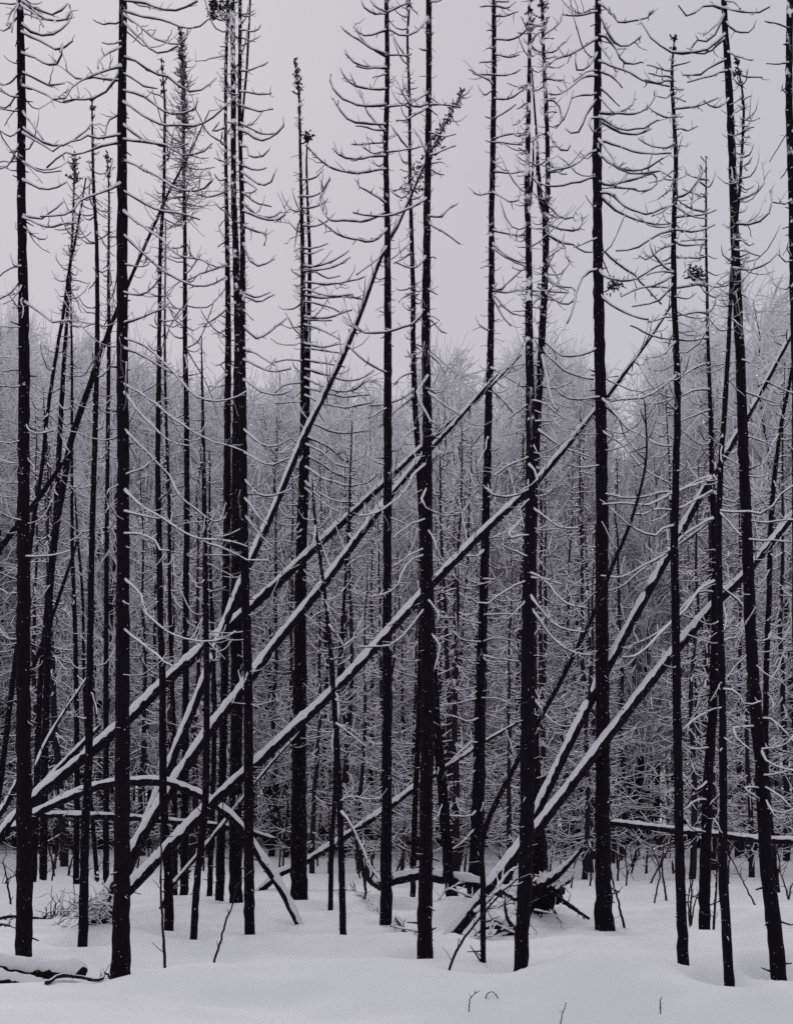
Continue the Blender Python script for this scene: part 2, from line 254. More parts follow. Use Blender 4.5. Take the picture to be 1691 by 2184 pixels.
# branches traced from the photo on nine tiles of it (tile scale .3468)
TILE = {'A': (0, 0), 'B': (586.5, 0), 'C': (1104.6, 0), 'D': (0, 723.3), 'E': (586.5, 723.3), 'F': (1104.6, 723.3), 'G': (0, 1446.7), 'H': (586.5, 1446.7), 'I': (1104.6, 1446.7)}
BR = '''
T2 A 785,5 880,12 960,45 1040,65 1130,50 1215,5|785,70 900,95 1030,125 1150,175 1240,165 1285,115|790,90 880,180 990,255 1120,275 1150,230|790,140 850,230 940,325 1030,325 1095,280|790,355 835,375 940,445 1060,480 1130,545 1250,545 1330,480|785,455 880,520 970,545|785,560 900,600 1010,690 1110,695 1200,670 1215,600|780,630 880,700 1000,760 1120,770 1230,765 1330,710 1410,630|785,770 850,840 950,875 1080,905 1160,880|785,860 900,880 1020,905 1130,960 1240,945 1305,880|790,990 890,1045 1010,1110 1120,1170 1240,1165 1310,1100 1290,1060|790,1180 890,1240 990,1300 1110,1315 1230,1350|790,1300 870,1385 990,1470 1110,1560 1230,1585 1330,1640|790,1450 900,1570 1040,1680 1160,1750 1280,1760 1390,1700|790,1630 880,1640 930,1600|790,1800 880,1815 950,1760 985,1690|790,1990 880,1940 1000,1890 1050,1850|735,130 650,145 585,135 575,120|725,260 690,270 630,260|730,290 650,340 590,400 605,425|735,410 640,440 590,465 500,490 440,530 400,600 330,610|720,430 670,545 580,600 470,605 390,625|740,500 650,490 580,465 480,480 410,440 405,370|700,695 660,750 640,860|725,830 620,850 530,830 500,870 440,870|725,880 600,910 530,945 440,960 400,940 330,985 290,1030|720,1130 600,1190 500,1230 430,1310 340,1330 250,1330
T2 D 795,0 880,40 960,100 1050,200 1140,290 1220,355 1330,370 1450,355 1520,320|800,60 900,110 1000,170 1110,230|800,280 880,340 960,390 1050,470 1170,550 1270,620 1380,650 1500,690|810,330 870,460 970,560 1050,630 1160,655|795,560 870,660 950,750 1060,870 1140,1000 1250,1080 1310,1130 1380,1100|800,930 890,1040 1010,1110 1110,1170 1230,1230 1380,1240 1520,1275|800,1060 900,1085 1010,1110 1130,1180 1300,1250 1420,1300 1530,1360 1650,1360|800,1480 860,1560 890,1680 990,1770 1100,1830 1250,1850 1380,1835 1450,1795|800,1790 870,1870 950,1930 1020,1995 1070,2010|800,1200 860,1200 920,1225 975,1260 1000,1310 1040,1300|800,840 870,800 960,730|715,890 680,920 660,960
T1 A 150,30 230,100 270,165|160,0 260,100 400,120 440,60|155,150 240,215 330,210 400,170 440,110 430,30|160,200 280,270 360,310 400,280 450,250|165,330 260,380 340,395 380,330 385,270|165,450 260,500 330,520 400,510|165,530 250,560 320,605 380,630|165,690 230,800 270,860|160,790 240,860 310,890 430,870 540,790 570,750|165,820 250,880 320,935 380,890|170,1000 250,1050 380,1050|170,1110 240,1155 310,1165 410,1120|165,1330 240,1340 310,1310 390,1240|165,1340 280,1390 400,1380 480,1375|170,1400 220,1460 280,1470|185,1860 250,1920 320,1980 400,1970 480,1975|110,30 90,110 75,200|110,450 40,520 0,510|105,560 40,660 0,655|110,600 60,590 0,540|110,800 70,830 0,800|105,880 80,960 60,1010 0,1040|100,1640 50,1660 0,1700|105,1720 60,1800 0,1840|105,1760 70,1840 20,1870|150,1640 90,1640 65,1560|120,10 40,140 75,170|150,10 250,60 330,90 420,20|110,100 40,180 0,180
T1 D 110,190 50,195 0,190|110,290 50,290 0,285|105,625 50,632 0,630|105,770 50,760 0,730|110,880 50,885 0,870|105,1120 40,1090 0,1060|180,530 205,580 290,575 340,545|180,720 210,790 205,830|110,1560 60,1565 0,1530|105,1850 50,1830 0,1780|190,1340 300,1330 430,1300
C2 A 1510,190 1570,190 1605,150|1530,440 1600,410 1650,380|1520,565 1600,575 1670,575|1510,650 1580,690 1680,670|1510,760 1600,820 1690,820|1520,900 1530,965 1600,970 1655,920|1500,1020 1570,1040 1640,1030|1500,1060 1590,1130 1660,1120 1690,1060|1500,1110 1580,1160 1550,1185 1510,1185|1500,1190 1580,1250 1670,1270|1500,1250 1590,1330 1690,1330 1730,1300|1500,1390 1560,1420 1640,1445 1625,1510|1510,1500 1540,1600 1600,1630 1690,1590|1500,1820 1590,1860 1690,1810|1510,1800 1570,1830 1665,1795|1500,1910 1560,1970|1500,2010 1580,2080 1680,2020 1770,1950|1500,800 1620,860 1730,790 1745,720|1520,1300 1640,1345 1740,1330 1760,1260
C2 D 1510,60 1600,100 1690,160|1500,130 1590,170 1690,195 1790,180|1510,250 1600,320 1690,345 1780,320|1520,560 1600,640 1690,660 1790,610|1520,700 1600,760 1690,770 1780,730|1525,870 1590,955 1690,960 1790,920|1525,980 1570,1060 1640,1140|1525,1090 1570,1170 1680,1280
C0 A 1395,790 1310,810 1350,750|1420,440 1390,400 1370,330|1400,290 1355,285|1390,1180 1290,1215 1210,1190|1385,1630 1250,1680 1160,1720|1390,1100 1350,1110 1320,1070|1395,1270 1350,1280|1390,1900 1330,1960 1250,2010|1390,1000 1320,970|1390,1480 1340,1520
C0 D 1385,220 1300,320|1390,1100 1340,1120 1290,1080
C1 D 1450,20 1470,120 1490,180|1440,260 1480,330 1510,300|1420,940 1450,960 1485,965
R B 180,1110 250,1090 300,1040|220,1210 290,1180 340,1095|215,1280 300,1250 325,1215|220,1390 300,1370 370,1310|215,1530 290,1510 325,1495|225,1560 300,1530|240,1640 350,1610 455,1540|240,1660 380,1630 465,1580|250,1670 320,1710 400,1695|230,1740 330,1750 480,1720 550,1700|220,1790 330,1820 480,1810|230,1820 310,1830 450,1820 540,1840|225,1860 340,1890 400,1920|220,1950 350,1940 475,1905|225,1970 350,1970|215,2000 300,2030 400,2090
R E 220,30 300,50 390,30|215,60 310,70 420,90|215,130 330,150 430,170|210,190 330,220 420,245 520,240 610,190|215,240 300,290 400,320 500,300 550,250|215,300 330,340 440,355 580,340|230,350 330,400 450,415 590,390|240,520 330,560 430,575 580,560|215,600 290,640 370,700 440,745 520,730 550,690|225,790 300,850 400,880 480,895 560,880 640,820|230,880 290,960 400,1000 470,1000|235,920 310,1020 390,1060|220,650 300,700 380,770 480,790|225,720 300,780 380,830 500,860|200,720 150,760 130,800|200,1120 130,1165|180,1010 215,1020|150,140 70,130 0,145|140,270 60,280 0,330|150,390 80,390 0,395|120,1020 60,1015 10,990
S B 650,80 600,20 580,-20|620,90 560,60 530,0|670,190 600,205 530,215 480,160|660,350 590,290 520,220 485,140|670,340 600,300 520,250 430,190|665,420 590,415 500,405|670,425 540,405 470,370 425,305|670,550 600,550 520,535 450,490 400,420|665,650 560,650 450,620 370,560 335,480 345,455|665,770 560,755 480,745 420,700 355,600|690,820 640,770 570,690 520,555|625,800 560,785 495,775|665,880 560,890 470,885|670,935 600,935 540,905|665,960 550,975 450,975 400,955 355,910|665,1045 540,1070 420,1065 310,1020 240,950 190,890|670,1255 610,1200 510,1145 505,1110|690,1310 600,1345 530,1365 430,1355 340,1345 290,1280 280,1200 340,1095|670,1410 640,1450 580,1480 500,1465 400,1445 330,1400 270,1350|670,1520 620,1600 500,1690|700,80 770,40 830,10|700,340 790,345 840,330|700,660 790,650 830,600|700,940 830,920 900,900|670,460 620,470 600,480|690,1000 640,1020 600,985
S E 665,210 600,160 520,110 450,40|670,780 600,740 570,690|670,430 600,470 570,480
S3 B 920,570 870,610 830,640|930,640 880,660 830,640 790,580 760,520|930,660 870,700 800,740 745,740|960,935 900,870 850,790|970,600 1000,635|975,650 1060,650 1140,660|970,670 1000,710|960,960 1030,930 1110,895|960,1040 1000,1075 1040,1075|965,1010 1030,1000|960,1330 1020,1325 1050,1290 1120,1255|960,1370 1000,1410 1070,1450 1135,1500|950,1580 990,1590|950,1780 1000,1810|955,1930 1010,1970|960,1960 1010,2030 1055,2050|915,1890 870,1970 760,2020 640,2045 560,2050 480,2010 420,1950|940,1225 830,1270 740,1305 660,1325 560,1325 480,1305|930,110 860,195 760,212 700,180|970,820 1040,840 1110,825|920,1580 860,1640 740,1610|950,20 1000,10 1030,-10|900,210 920,190|890,310 930,300
S3 E 950,80 1000,140 1050,210|960,330 1040,400 1140,470|940,225 890,290 880,340 910,420 960,500 1000,530|940,720 930,760 940,900 900,1010 990,1070|925,920 870,950|950,770 850,830 800,930 700,1020 600,1070 510,1085|900,1330 830,1370 770,1500 700,1550 590,1585|920,1660 840,1760 720,1870 640,1890 520,1890|950,1180 980,1240 1000,1310|960,1610 1000,1680 1000,1750|970,1800 1010,1880 1000,1960 970,2060|890,1110 810,1150 730,1220|900,1290 830,1330 720,1400
S2 E 870,310 800,360 700,395 580,410|860,350 780,410 680,490|850,550 790,600 770,680|840,210 780,230 730,280|850,100 830,170
S2 B 840,930 760,840 720,780|840,1490 780,1540 720,1590|845,1560 780,1590 730,1620|850,1770 800,1780 750,1780|845,1800 790,1830 760,1860|830,1160 760,1165 720,1170|835,1150 790,1220 720,1180|850,1420 810,1450
V1 B 1335,465 1260,465 1215,440 1190,425|1355,530 1310,490 1215,450|1330,560 1290,580 1255,545|1335,385 1255,385|1345,740 1290,715|1340,880 1290,860|1310,1190 1260,1205 1220,1185|1320,1640 1290,1635 1265,1650|1310,2040 1260,2000 1230,1945|1370,100 1420,95 1495,70|1365,15 1440,10|1370,40 1420,55 1480,10|1370,245 1450,245 1510,215 1555,165|1370,340 1440,350 1500,335|1370,465 1450,455 1510,425|1370,610 1450,600 1540,535|1360,735 1420,690 1480,640|1365,860 1420,830 1500,820 1560,820|1360,880 1450,885 1520,890|1355,1000 1400,1040 1440,1050|1360,1060 1440,1070 1530,1050|1365,1185 1400,1220 1440,1245 1500,1230|1360,1420 1430,1440 1500,1450 1560,1445|1360,1500 1420,1570 1510,1610 1570,1610|1360,1530 1430,1590 1540,1640|1340,1760 1380,1790 1450,1720 1540,1640|1350,1790 1430,1800 1540,1780|1350,1830 1400,1950 1450,2000|1360,1810 1450,1920 1540,1945|1330,40 1260,40|1340,190 1300,190|1340,300 1300,300
V1 E 1345,180 1430,240 1530,300|1350,310 1400,380 1460,450|1240,1200 1320,1225 1400,1200 1450,1160|1330,1300 1240,1335 1150,1335 1090,1290|1350,1480 1280,1510 1200,1490 1150,1440|1270,1620 1240,1620 1170,1570|1280,1700 1400,1690 1510,1695|1270,1750 1220,1745 1150,1720|1260,1865 1150,1850 1080,1790|1270,1865 1340,1840 1450,1850|1270,1950 1380,1960 1500,1980|1260,2000 1210,1995 1140,1960|1260,1960 1330,2000 1400,2000
V1 H 1270,125 1150,150 1030,160|1290,125 1380,130 1450,160|1260,250 1190,265 1100,230 1000,220|1230,400 1210,390 1130,460 1040,550|1280,450 1220,520 1130,520|1270,560 1190,610|1240,820 1190,850 1030,840 940,800|1275,930 1150,1010 1045,1080|1240,850 1280,760
V2 E 1600,870 1560,920 1470,965 1400,970 1330,950 1290,910|1530,730 1440,780 1340,840|1420,1210 1520,1100|1520,1490 1400,1560 1310,1620 1240,1620|1540,1340 1470,1310 1390,1260|1540,400 1470,460 1440,490|1510,1600 1430,1720|1540,990 1490,1060
V2 F 95,380 180,410 275,480|95,510 180,510 250,490|95,1040 170,1100 260,1160 370,1160|30,1210 100,1190 180,1140|100,1440 180,1470 265,1505|100,1470 170,1490 220,1570 310,1640 410,1650|100,1580 160,1700 260,1780 400,1800|110,1650 200,1830 330,1930 470,1940|85,640 125,700|75,770 110,830 100,880 0,945
V2 C 40,520 0,550|40,640 -10,670|50,700 -30,770|40,830 -20,830|50,950 0,910
V3 C 165,220 250,140 270,90|170,330 230,320 285,255|185,490 270,500 285,460|190,1260 260,1340 330,1340 355,1295|210,1380 280,1410 370,1410 405,1335|195,1440 260,1490 330,1500 400,1545 455,1550|190,1440 280,1500 295,1590 320,1610|200,1700 250,1760 330,1770 355,1790|100,1750 180,1790 250,1800 310,1800|180,1800 260,1870 330,1860 355,1800|190,1600 240,1700 250,1760|180,620 250,640 270,740 230,790|200,820 260,920 320,920 325,890|190,240 220,235|190,980 250,1060 300,1070|180,700 240,690
V3 F 110,0 150,50 220,130 300,200 400,240 465,245|120,260 150,290 240,300 330,260|130,560 240,640 340,690 460,730|110,100 190,330 220,420 250,440
V3 I 100,130 180,230 260,290 340,290|100,620 160,600 220,560
W C 460,75 400,90 330,95 270,90|460,240 420,270 360,310 300,340 230,360 190,400|465,330 440,390 370,440 350,390 355,320|465,470 400,480 330,530 260,575 190,575|460,440 420,440 340,500|465,580 400,585 330,605|460,620 420,700 390,780 340,815 290,790|475,930 420,950 370,1000 290,1040 190,1055|460,1090 400,1115 300,1135 180,1145 100,1110|455,1470 400,1500 340,1520|515,20 570,70 620,130 740,120 800,100 830,60|520,90 560,210 620,275 690,275 755,220|540,220 610,310 640,370 700,390 760,380|510,270 560,360 600,440|520,380 590,415 690,460 780,510 860,520 930,530|515,440 590,480 640,540|520,540 570,600 625,655|520,600 560,680 600,700|530,690 590,700 690,650 720,560|525,700 620,700 720,700 800,660 855,560|530,720 600,790 700,805 790,785 860,735|530,750 620,810 740,825 820,790|540,870 620,900 720,940 830,945 940,940|545,860 580,960 620,1020 740,1045 830,1010 890,970|490,950 580,1010 650,1050 750,1070 870,1055 940,1090|480,1110 560,1140 690,1110 790,1090 840,1080 855,1140 790,1185 700,1170 590,1150|530,1200 590,1290 680,1340 800,1375 930,1375|570,1190 640,1250 730,1300 810,1310 930,1265|530,1520 610,1620 710,1690 790,1770 880,1870|450,1665 540,1700 640,1725 740,1710 850,1640 940,1615|540,1820 590,1890 690,1940 800,1965|430,730 480,830 510,770|450,1660 400,1700 340,1900 300,1990
W F 545,370 600,450 670,540 780,600 870,650 945,655|545,400 625,500 650,590 720,680 790,750|545,570 640,650 720,740 790,810 930,885|465,360 380,365 290,350 230,300|465,60 400,90 320,100 250,90 220,20|480,780 400,790 300,770
X C 940,1420 850,1440 780,1500 700,1540 600,1540|950,1680 880,1620 820,1540 810,1460|970,410 1060,375|970,550 1020,550|965,600 1030,625|970,675 1060,660 1140,645 1230,600|980,715 1015,715|980,800 1050,795 1105,775|980,1220 1060,1180 1110,1110 1140,1050|980,1340 1060,1330 1150,1310 1215,1290|975,1415 1080,1410 1210,1380|980,1270 1050,1320 1150,1345|960,1480 1000,1500 1150,1500|985,1830 1050,1840 1095,1800|935,440 860,420 790,400|935,480 860,470 800,450|935,500 860,510 780,490|940,570 900,600 850,590|950,720 900,730 830,690 790,650|960,890 880,910 790,880 740,850|950,1260 870,1310 820,1330|940,1510 870,1530 800,1600 740,1570|930,1680 850,1680 790,1690|940,1700 870,1740 740,1770 630,1825|940,1750 870,1840 780,1870 700,1885|950,1110 920,1170 860,1225
X F 940,230 870,300 780,360 680,380 570,380|930,1150 900,1160 850,1210 780,1200 700,1160 620,1090 570,1040|960,210 1000,235 910,260|960,20 880,90 780,125
Y C 1150,1110 1080,1090 1025,1060|1150,1215 1090,1200 1010,1160|1150,1475 1090,1475 1000,1480|1150,1000 1120,960|1150,1060 1115,1010|1150,1310 1060,1280 980,1230|1160,1580 1080,1585 990,1580|1155,1760 1090,1750 1000,1770 900,1765 820,1765|1160,1930 1100,1920 1000,1940 890,1960 800,1980|1150,1810 1110,1760 1060,1750|1165,2080 1080,2090 980,2090 880,2080 770,2050 690,2000|1150,1150 1100,1120 1060,1280
Y F w6.2 1180,850 1080,880 1000,930 870,945 740,970 620,970 540,950|1170,860 950,950 880,990 780,1020 650,1010 520,1015|1180,940 1090,990 970,1040 850,1040 780,1070 690,1075|1170,1105 1080,1160 980,1240 890,1330 760,1400 640,1460 510,1455|1170,1110 890,1340 800,1400 680,1500 570,1545 480,1550|1195,1490 1110,1550 1050,1640 960,1740 860,1840 740,1940 640,1955|1100,1560 940,1740 800,1840 650,1900|1195,840 1260,900 1330,930|1200,940 1250,980 1330,1000|1215,1490 1290,1560 1360,1620 1390,1700 1370,1780 1340,1840 1280,1850 1220,1885
Y F 1160,155 1080,180 1000,235 910,260 840,320|1165,315 1080,315 990,355 890,390 790,395|1160,440 1080,470 950,530
Y I 1150,200 1080,260 1005,320|1140,640 1100,690 1060,650 1010,590|1130,430 1060,430 1000,380|1085,750 1040,790 960,830|1110,950 1060,920 1020,850|1160,790 1240,710
Y2 C 1390,620 1430,590|1370,1100 1430,1080 1475,990|1360,1140 1400,1160 1450,1140|1380,1230 1450,1190 1510,1120 1500,1000|1365,1380 1450,1370 1530,1320 1560,1240 1545,1170|1365,1480 1420,1510 1450,1500|1370,1540 1430,1560 1490,1575|1365,1650 1450,1650 1530,1620 1590,1560|1375,780 1420,770 1450,690|1375,810 1450,780|1370,970 1420,960 1450,880|1380,860 1425,850
Y2 F w6.2 1270,1060 1330,1060 1400,1060 1490,1080 1550,1040 1630,930 1690,900|1270,1070 1310,1130 1370,1210|1280,720 1330,760 1360,780
Y2 I w6.2 1270,70 1340,90 1400,170 1490,140|1240,185 1200,190 1150,200|1250,30 1240,70|1270,960 1225,910 1200,860
Z C 1250,60 1200,40 1130,50 1080,90 1030,95 985,30|1255,90 1210,160 1135,220|1260,210 1210,270 1140,310 1030,325 920,310 840,260 780,190 745,120|1255,240 1190,300 1110,335 1060,300|1260,370 1190,410 1120,465 1010,460|1270,440 1190,470 1110,490 1040,505|1270,610 1240,660 1180,660 1140,615|1300,1690 1260,1745 1215,1740|1290,50 1380,80 1480,80 1545,40|1300,10 1340,20 1360,55|1300,140 1330,185 1410,200 1450,165|1310,320 1370,355 1440,370|1320,430 1390,475 1500,475|1240,100 1180,240 1100,250 1060,300
Z F 1430,1120 1560,1130 1690,1110|1440,1235 1540,1240 1680,1245|1400,1800 1440,1860 1530,1850 1555,1800|1410,600 1480,620 1560,660|1420,840 1480,850 1540,830|1390,130 1450,170 1480,180|1400,320 1490,370 1580,390
Z I w6.2 1440,450 1540,520 1620,545 1690,560 1760,600|1480,740 1590,850 1640,860|1540,600 1600,580 1690,560|1330,300 1340,370 1440,450|1450,590 1520,600|1545,250 1600,300 1690,390 1740,400|1390,680 1480,740|1520,670 1600,720 1670,790|1540,800 1610,820 1690,800|1560,440 1640,400 1690,350
AA C 1645,180 1580,150 1515,130|1650,390 1590,388 1525,390|1665,1230 1640,1250 1560,1240|1670,1610 1630,1600 1590,1560|1660,270 1635,270|1650,690 1640,680
AA F 1690,700 1640,640|1690,340 1640,320 1530,260
S4 H 1040,550 1000,590|1100,1440 1060,1410|1020,780 1000,860
P1 E 250,1150 240,1250 200,1300|230,940 300,1020|300,1500 240,1530 200,1480|330,1760 400,1840 420,1900|320,1640 400,1700
P1 H 360,70 385,130 385,250 360,350 355,470|400,280 460,340 560,420|420,820 470,900 560,1100 630,1230|400,760 470,720 540,740 640,740
P2 E 440,1400 520,1340 600,1330|410,1900 480,1850 580,1760|450,1200 500,1260 560,1290
'''
# leaning and fallen trunks: x,y,width with depth at start and end
LOGS = {
 'G1': ('-45,1822,27 0,1783,27 69,1706,27 180,1614,26 281,1525,25 354,1452,25 468,1352,24 586,1248,22 656,1182,20 812,1036,15 881,970,13 940,918,11 1034,835,8 1112,756,3', 17.4, 18.6, 'longest snow topped leaning trunk crossing from the left edge to right of centre', 'leaning_tree'),
 'G1b': ('62,1706,14 110,1655,14 185,1577,12 215,1548,8', 18.0, 18.2, 'short snow covered trunk lying along the lower end of the longest leaning trunk', 'leaning_tree'),
 'G2': ('205,1965,34 240,1890,32 277,1828,30 345,1712,27 444,1562,25 520,1465,24 586,1374,22 692,1242,20 797,1102,17 890,987,14 960,912,11 1034,827,8 1062,797,4', 15.6, 17.4, 'snow topped leaning trunk running parallel just below the longest one', 'leaning_tree'),
 'G3': ('180,1992,30 250,1920,28 277,1893,28 433,1731,26 586,1590,25 735,1449,23 899,1268,21 1030,1134,19 1127,1043,17 1173,992,15 1267,878,13 1292,847,12 1382,725,8 1427,657,5 1450,620,2', 14.0, 16.3, 'nearest long leaning trunk rising from the thickest left spruce to the wavy spruce', 'leaning_tree'),
 'G5': ('270,1862,26 300,1790,24 357,1646,21 437,1449,19 479,1334,18 541,1182,17 586,1083,16 645,939,15 742,735,13 815,542,10 850,476,8 899,365,6 950,262,4 989,188,2', 16.6, 17.4, 'steepest snow dusted leaning tree whose dark tufted tip shows right of centre', 'leaning_tree'),
 'D': ('93,1875,16 96,1620,16 101,1455,15 104,1300,15 111,1209,15 121,1122,14 139,1018,13 153,938,13 201,797,12 227,723,10 243,680,9 284,583,7 335,468,6 361,409,5 405,326,3.5 447,236,2', 19.5, 20.5, 'dark curved tree leaning right, passing behind the thickest left spruce', 'leaning_tree'),
 'E': ('40,1500,9 67,1434,9 101,1347,8 152,1198,6 166,1150,3', 21.0, 21.5, 'thin dark pole slanting beside the left edge trunk', 'leaning_tree'),
 'F': ('-40,1225,13 0,1172,12 37,1121,11 87,1057,10 120,1009,8 150,965,4', 17.0, 18.0, 'dark leaning pole entering from the left edge halfway up', 'leaning_tree'),
 'LL': ('-30,1765,15 0,1735,15 22,1700,14 42,1660,11', 16.4, 16.4, 'snow covered stub leaning at the left edge behind the edge trunk', 'leaning_tree'),
 'LM': ('78,1632,8 98,1585,8 130,1530,7 183,1450,5 200,1420,2', 16.2, 16.6, 'slim snow coated pole slanting just right of the left edge trunk', 'leaning_tree'),
 'H1': ('1075,1880,24 1132,1756,23 1281,1449,23 1437.5,1159,20 1514,1020,18 1569,930,16 1597,881,14 1680,725,11 1730,630,8', 15.02, 15.8, 'steeper of the two snow topped trunks leaning right from the merged pair', 'leaning_tree'),
 'H2': ('965,1990,33 1037,1900,31 1107,1808,28 1157,1750,27 1389,1449,25 1517,1294,22 1590,1221,20 1691,1096,17 1760,1010,13', 14.7, 15.6, 'thick snow topped trunk leaning right from the ground below the uprooted stump', 'leaning_tree'),
 'K1': ('30,1766,19 69,1738,20 180,1685,21 250,1668,21 340,1665,21 392,1679,21 444,1703,21 490,1738,21 520,1772,21 560,1833,21 600,1895,20 638,1972,18', 16.2, 15.7, 'arched snow laden trunk bent over like a bow behind the left trunks', 'fallen_tree'),
 'K2': ('70,1738,11 94,1736,14 243,1740,15 364,1750,14 496,1764,13 586,1789,10', 19.2, 19.6, 'thin level snow covered log under the bent arched trunk', 'fallen_tree'),
 'K3': ('520,1925,18 545,1907,18 597,1862,18 656,1834,17 815,1730,16 895,1671,14 965,1627,11 1034,1581,10 1107,1539,7', 20.9, 22.5, 'snow topped log rising gently rightwards behind the thick forked spruce', 'fallen_tree'),
 'K4': ('800,1886,18 836,1876,24 899,1863,27 933,1868,28 985,1876,29 1040,1890,29 1100,1908,28 1150,1916,26', 17.8, 16.6, 'thick level log with deep snow between the central trunk and the uprooted stump', 'fallen_tree'),
 'K6': ('1280,1751,16 1302,1753,16 1431,1768,16 1493,1775,16 1618,1789,17 1691,1792,17 1760,1796,17', 20.0, 19.4, 'level snow topped log hung between the trunks at the right side', 'fallen_tree'),
 'K7': ('-40,2050,42 0,2058,44 50,2066,44 110,2068,38 182,2066,29', 10.15, 10.05, 'broken snow capped log end at the bottom left corner', 'fallen_tree'),
 'K8': ('-40,2080,32 0,2086,32 50,2093,29 97,2102,20', 9.85, 9.75, 'lower dark log half buried under the broken log at the bottom left', 'fallen_tree'),
 'H3': ('1030,2104,12 1030,2000,12 1030,1898,12 1034,1770,12 1114,1603,11 1139,1554,11 1198,1447,10 1267,1306,9 1299,1222,9 1347,1105,7 1377,983,5 1375,862,3', 10.9, 13.2, 'thin bare tree bent sharply right, its foot at the bottom near the stump', 'bent_tree'),
 'N1': ('355,1900,8 372,1882,10 444,1797,10 520,1700,9 586,1620,7 640,1560,4', 17.9, 18.6, 'slim snow topped pole slanting below the nearest long leaning trunk', 'leaning_tree'),
 'N2': ('320,1976,10 346,1935,10 372,1880,9', 15.6, 15.9, 'short dark stick propped against the needle tipped spruce foot', 'broken_stick'),
}
bases = []
for k, v in TREES.items():
    p = TP(v[0])[-1]; d = depth_of(p[1]); bases.append(U(p[0], p[1], d)[:2])
for k in ('G2', 'G3', 'H2', 'K1', 'K3', 'H3'):
    p = TP(LOGS[k][0]); q = p[-1] if k == 'K1' else p[0]; bases.append(U(q[0], q[1], depth_of(q[1]))[:2])
_lie = [U(x, y, d)[:2] for x, y, d in [(0, 2080, 10.1), (50, 2085, 10.1), (110, 2085, 10.1), (170, 2080, 10.0), (20, 2100, 9.8), (80, 2105, 9.8)]]
bases = np.array(bases); flat = np.vstack([bases, _lie])

# ------------------------------------------------------------------ snow ground
_w = np.random.default_rng(3)
WAVES = [(2 * np.pi / l, a, _w.uniform(-.9, .9), _w.uniform(0, 6.28)) for l, a in
         [(9, .06), (7, .06), (5.2, .055), (4.1, .05), (3.3, .050), (2.6, .044), (2.0, .034), (1.5, .022), (1.1, .013), (.8, .008), (.55, .006), (.4, .004)]]
BUMPS = [(*U(x, y, d)[:2], h, sx, sy) for x, y, d, h, sx, sy in [
    (345, 2130, 9.6, .16, 1.1, .8), (30, 2050, 12.1, .16, .7, .5), (110, 2140, 9.3, .10, .8, .6), (980, 1960, 16.0, .38, .6, .7), (700, 1900, 22.0, .10, 1.6, 1.4),
    (1085, 2020, 13.5, .12, 1.2, .7), (800, 1890, 19.0, .26, .7, .7), (600, 2010, 13.5, .08, 1.6, .6), (120, 1900, 20.0, .10, 1.2, .8),
    (430, 1960, 15.8, .14, .8, .5), (1320, 2110, 10.2, .06, 1.5, .6), (500, 1940, 17.4, .2, .7, .5), (860, 2030, 12.3, .16, .55, .4)]]
for i_ in range(110):                                        # lumps over buried litter and pits under dropped snow
    d_ = 8.2 + 12 * _w.uniform() ** 1.3; r_ = _w.uniform(.10, .42); BUMPS.append((_w.uniform(-.36, .36) * d_, d_, (_w.uniform(.02, .075) if _w.uniform() < .65 else -_w.uniform(.02, .05)) * r_ / .25, r_ * _w.uniform(1, 2), r_))
def ground_h(x, y):
    x = np.asarray(x, float); y = np.asarray(y, float); h = np.zeros(np.broadcast(x, y).shape)
    for k, a, s, ph in WAVES:
        h = h + a * np.sin(k * (y * .95 + x * s * .55) + ph + .8 * np.sin(k * .37 * x + ph * 2))
    h = h * (.22 + 1.15 / (1 + np.exp((y - 19) / 1.8)))
    for bx, by, a, sx, sy in BUMPS:
        h = h + a * np.exp(-((x - bx) / sx) ** 2 - ((y - by) / sy) ** 2)
    m = np.zeros(h.shape)
    for b in flat:
        m = np.maximum(m, np.exp(-(((x - b[0]) ** 2 + (y - b[1]) ** 2) / .36)))
    far = np.clip((np.hypot(x, y) - 90) / 200, 0, 1)
    # snow stands a hand high against each foot with a slight well round it
    r2 = np.full(h.shape, 9.0)
    for b in bases: r2 = np.minimum(r2, np.hypot(x - b[0], y - b[1]))
    well = -.045 * np.exp(-((r2 - .16) / .13) ** 2) + .035 * np.exp(-((r2 - .5) / .2) ** 2)
    return h * (1 - m) * (1 - .5 * far) + m * .02 + well

def axis(lo, hi, n, focus, power):
    t = np.linspace(-1, 1, n); s = np.sign(t) * np.abs(t) ** power
    return np.where(s < 0, focus + s * (focus - lo), focus + s * (hi - focus))
def grow(x0, x1, n, step):                                   # ever wider steps outward
    t = np.linspace(0, 1, n + 1)[1:]; return x0 + (x1 - x0) * (np.exp(5 * t) - 1) / (math.exp(5) - 1)
gx = np.concatenate([grow(-9, -400, 60, 0)[::-1], np.arange(-9, 9.01, .065), grow(9, 400, 60, 0)])
gy = np.concatenate([grow(7, -120, 40, 0)[::-1], np.arange(7, 26, .07), grow(26, 700, 110, 0)])
GX, GY = np.meshgrid(gx, gy)
GV = np.stack([GX, GY, ground_h(GX, GY)], -1).reshape(-1, 3)
nx, ny = len(gx), len(gy)
ii = (np.arange(ny - 1)[:, None] * nx + np.arange(nx - 1)[None]).reshape(-1)
g = MB(); g.raw(GV, np.stack([ii, ii + 1, ii + 1 + nx, ii + nx], -1))
tag(g.build('ground', M_SNOW), None, None, kind='structure')

def gz(x, y): return float(ground_h(x, y))

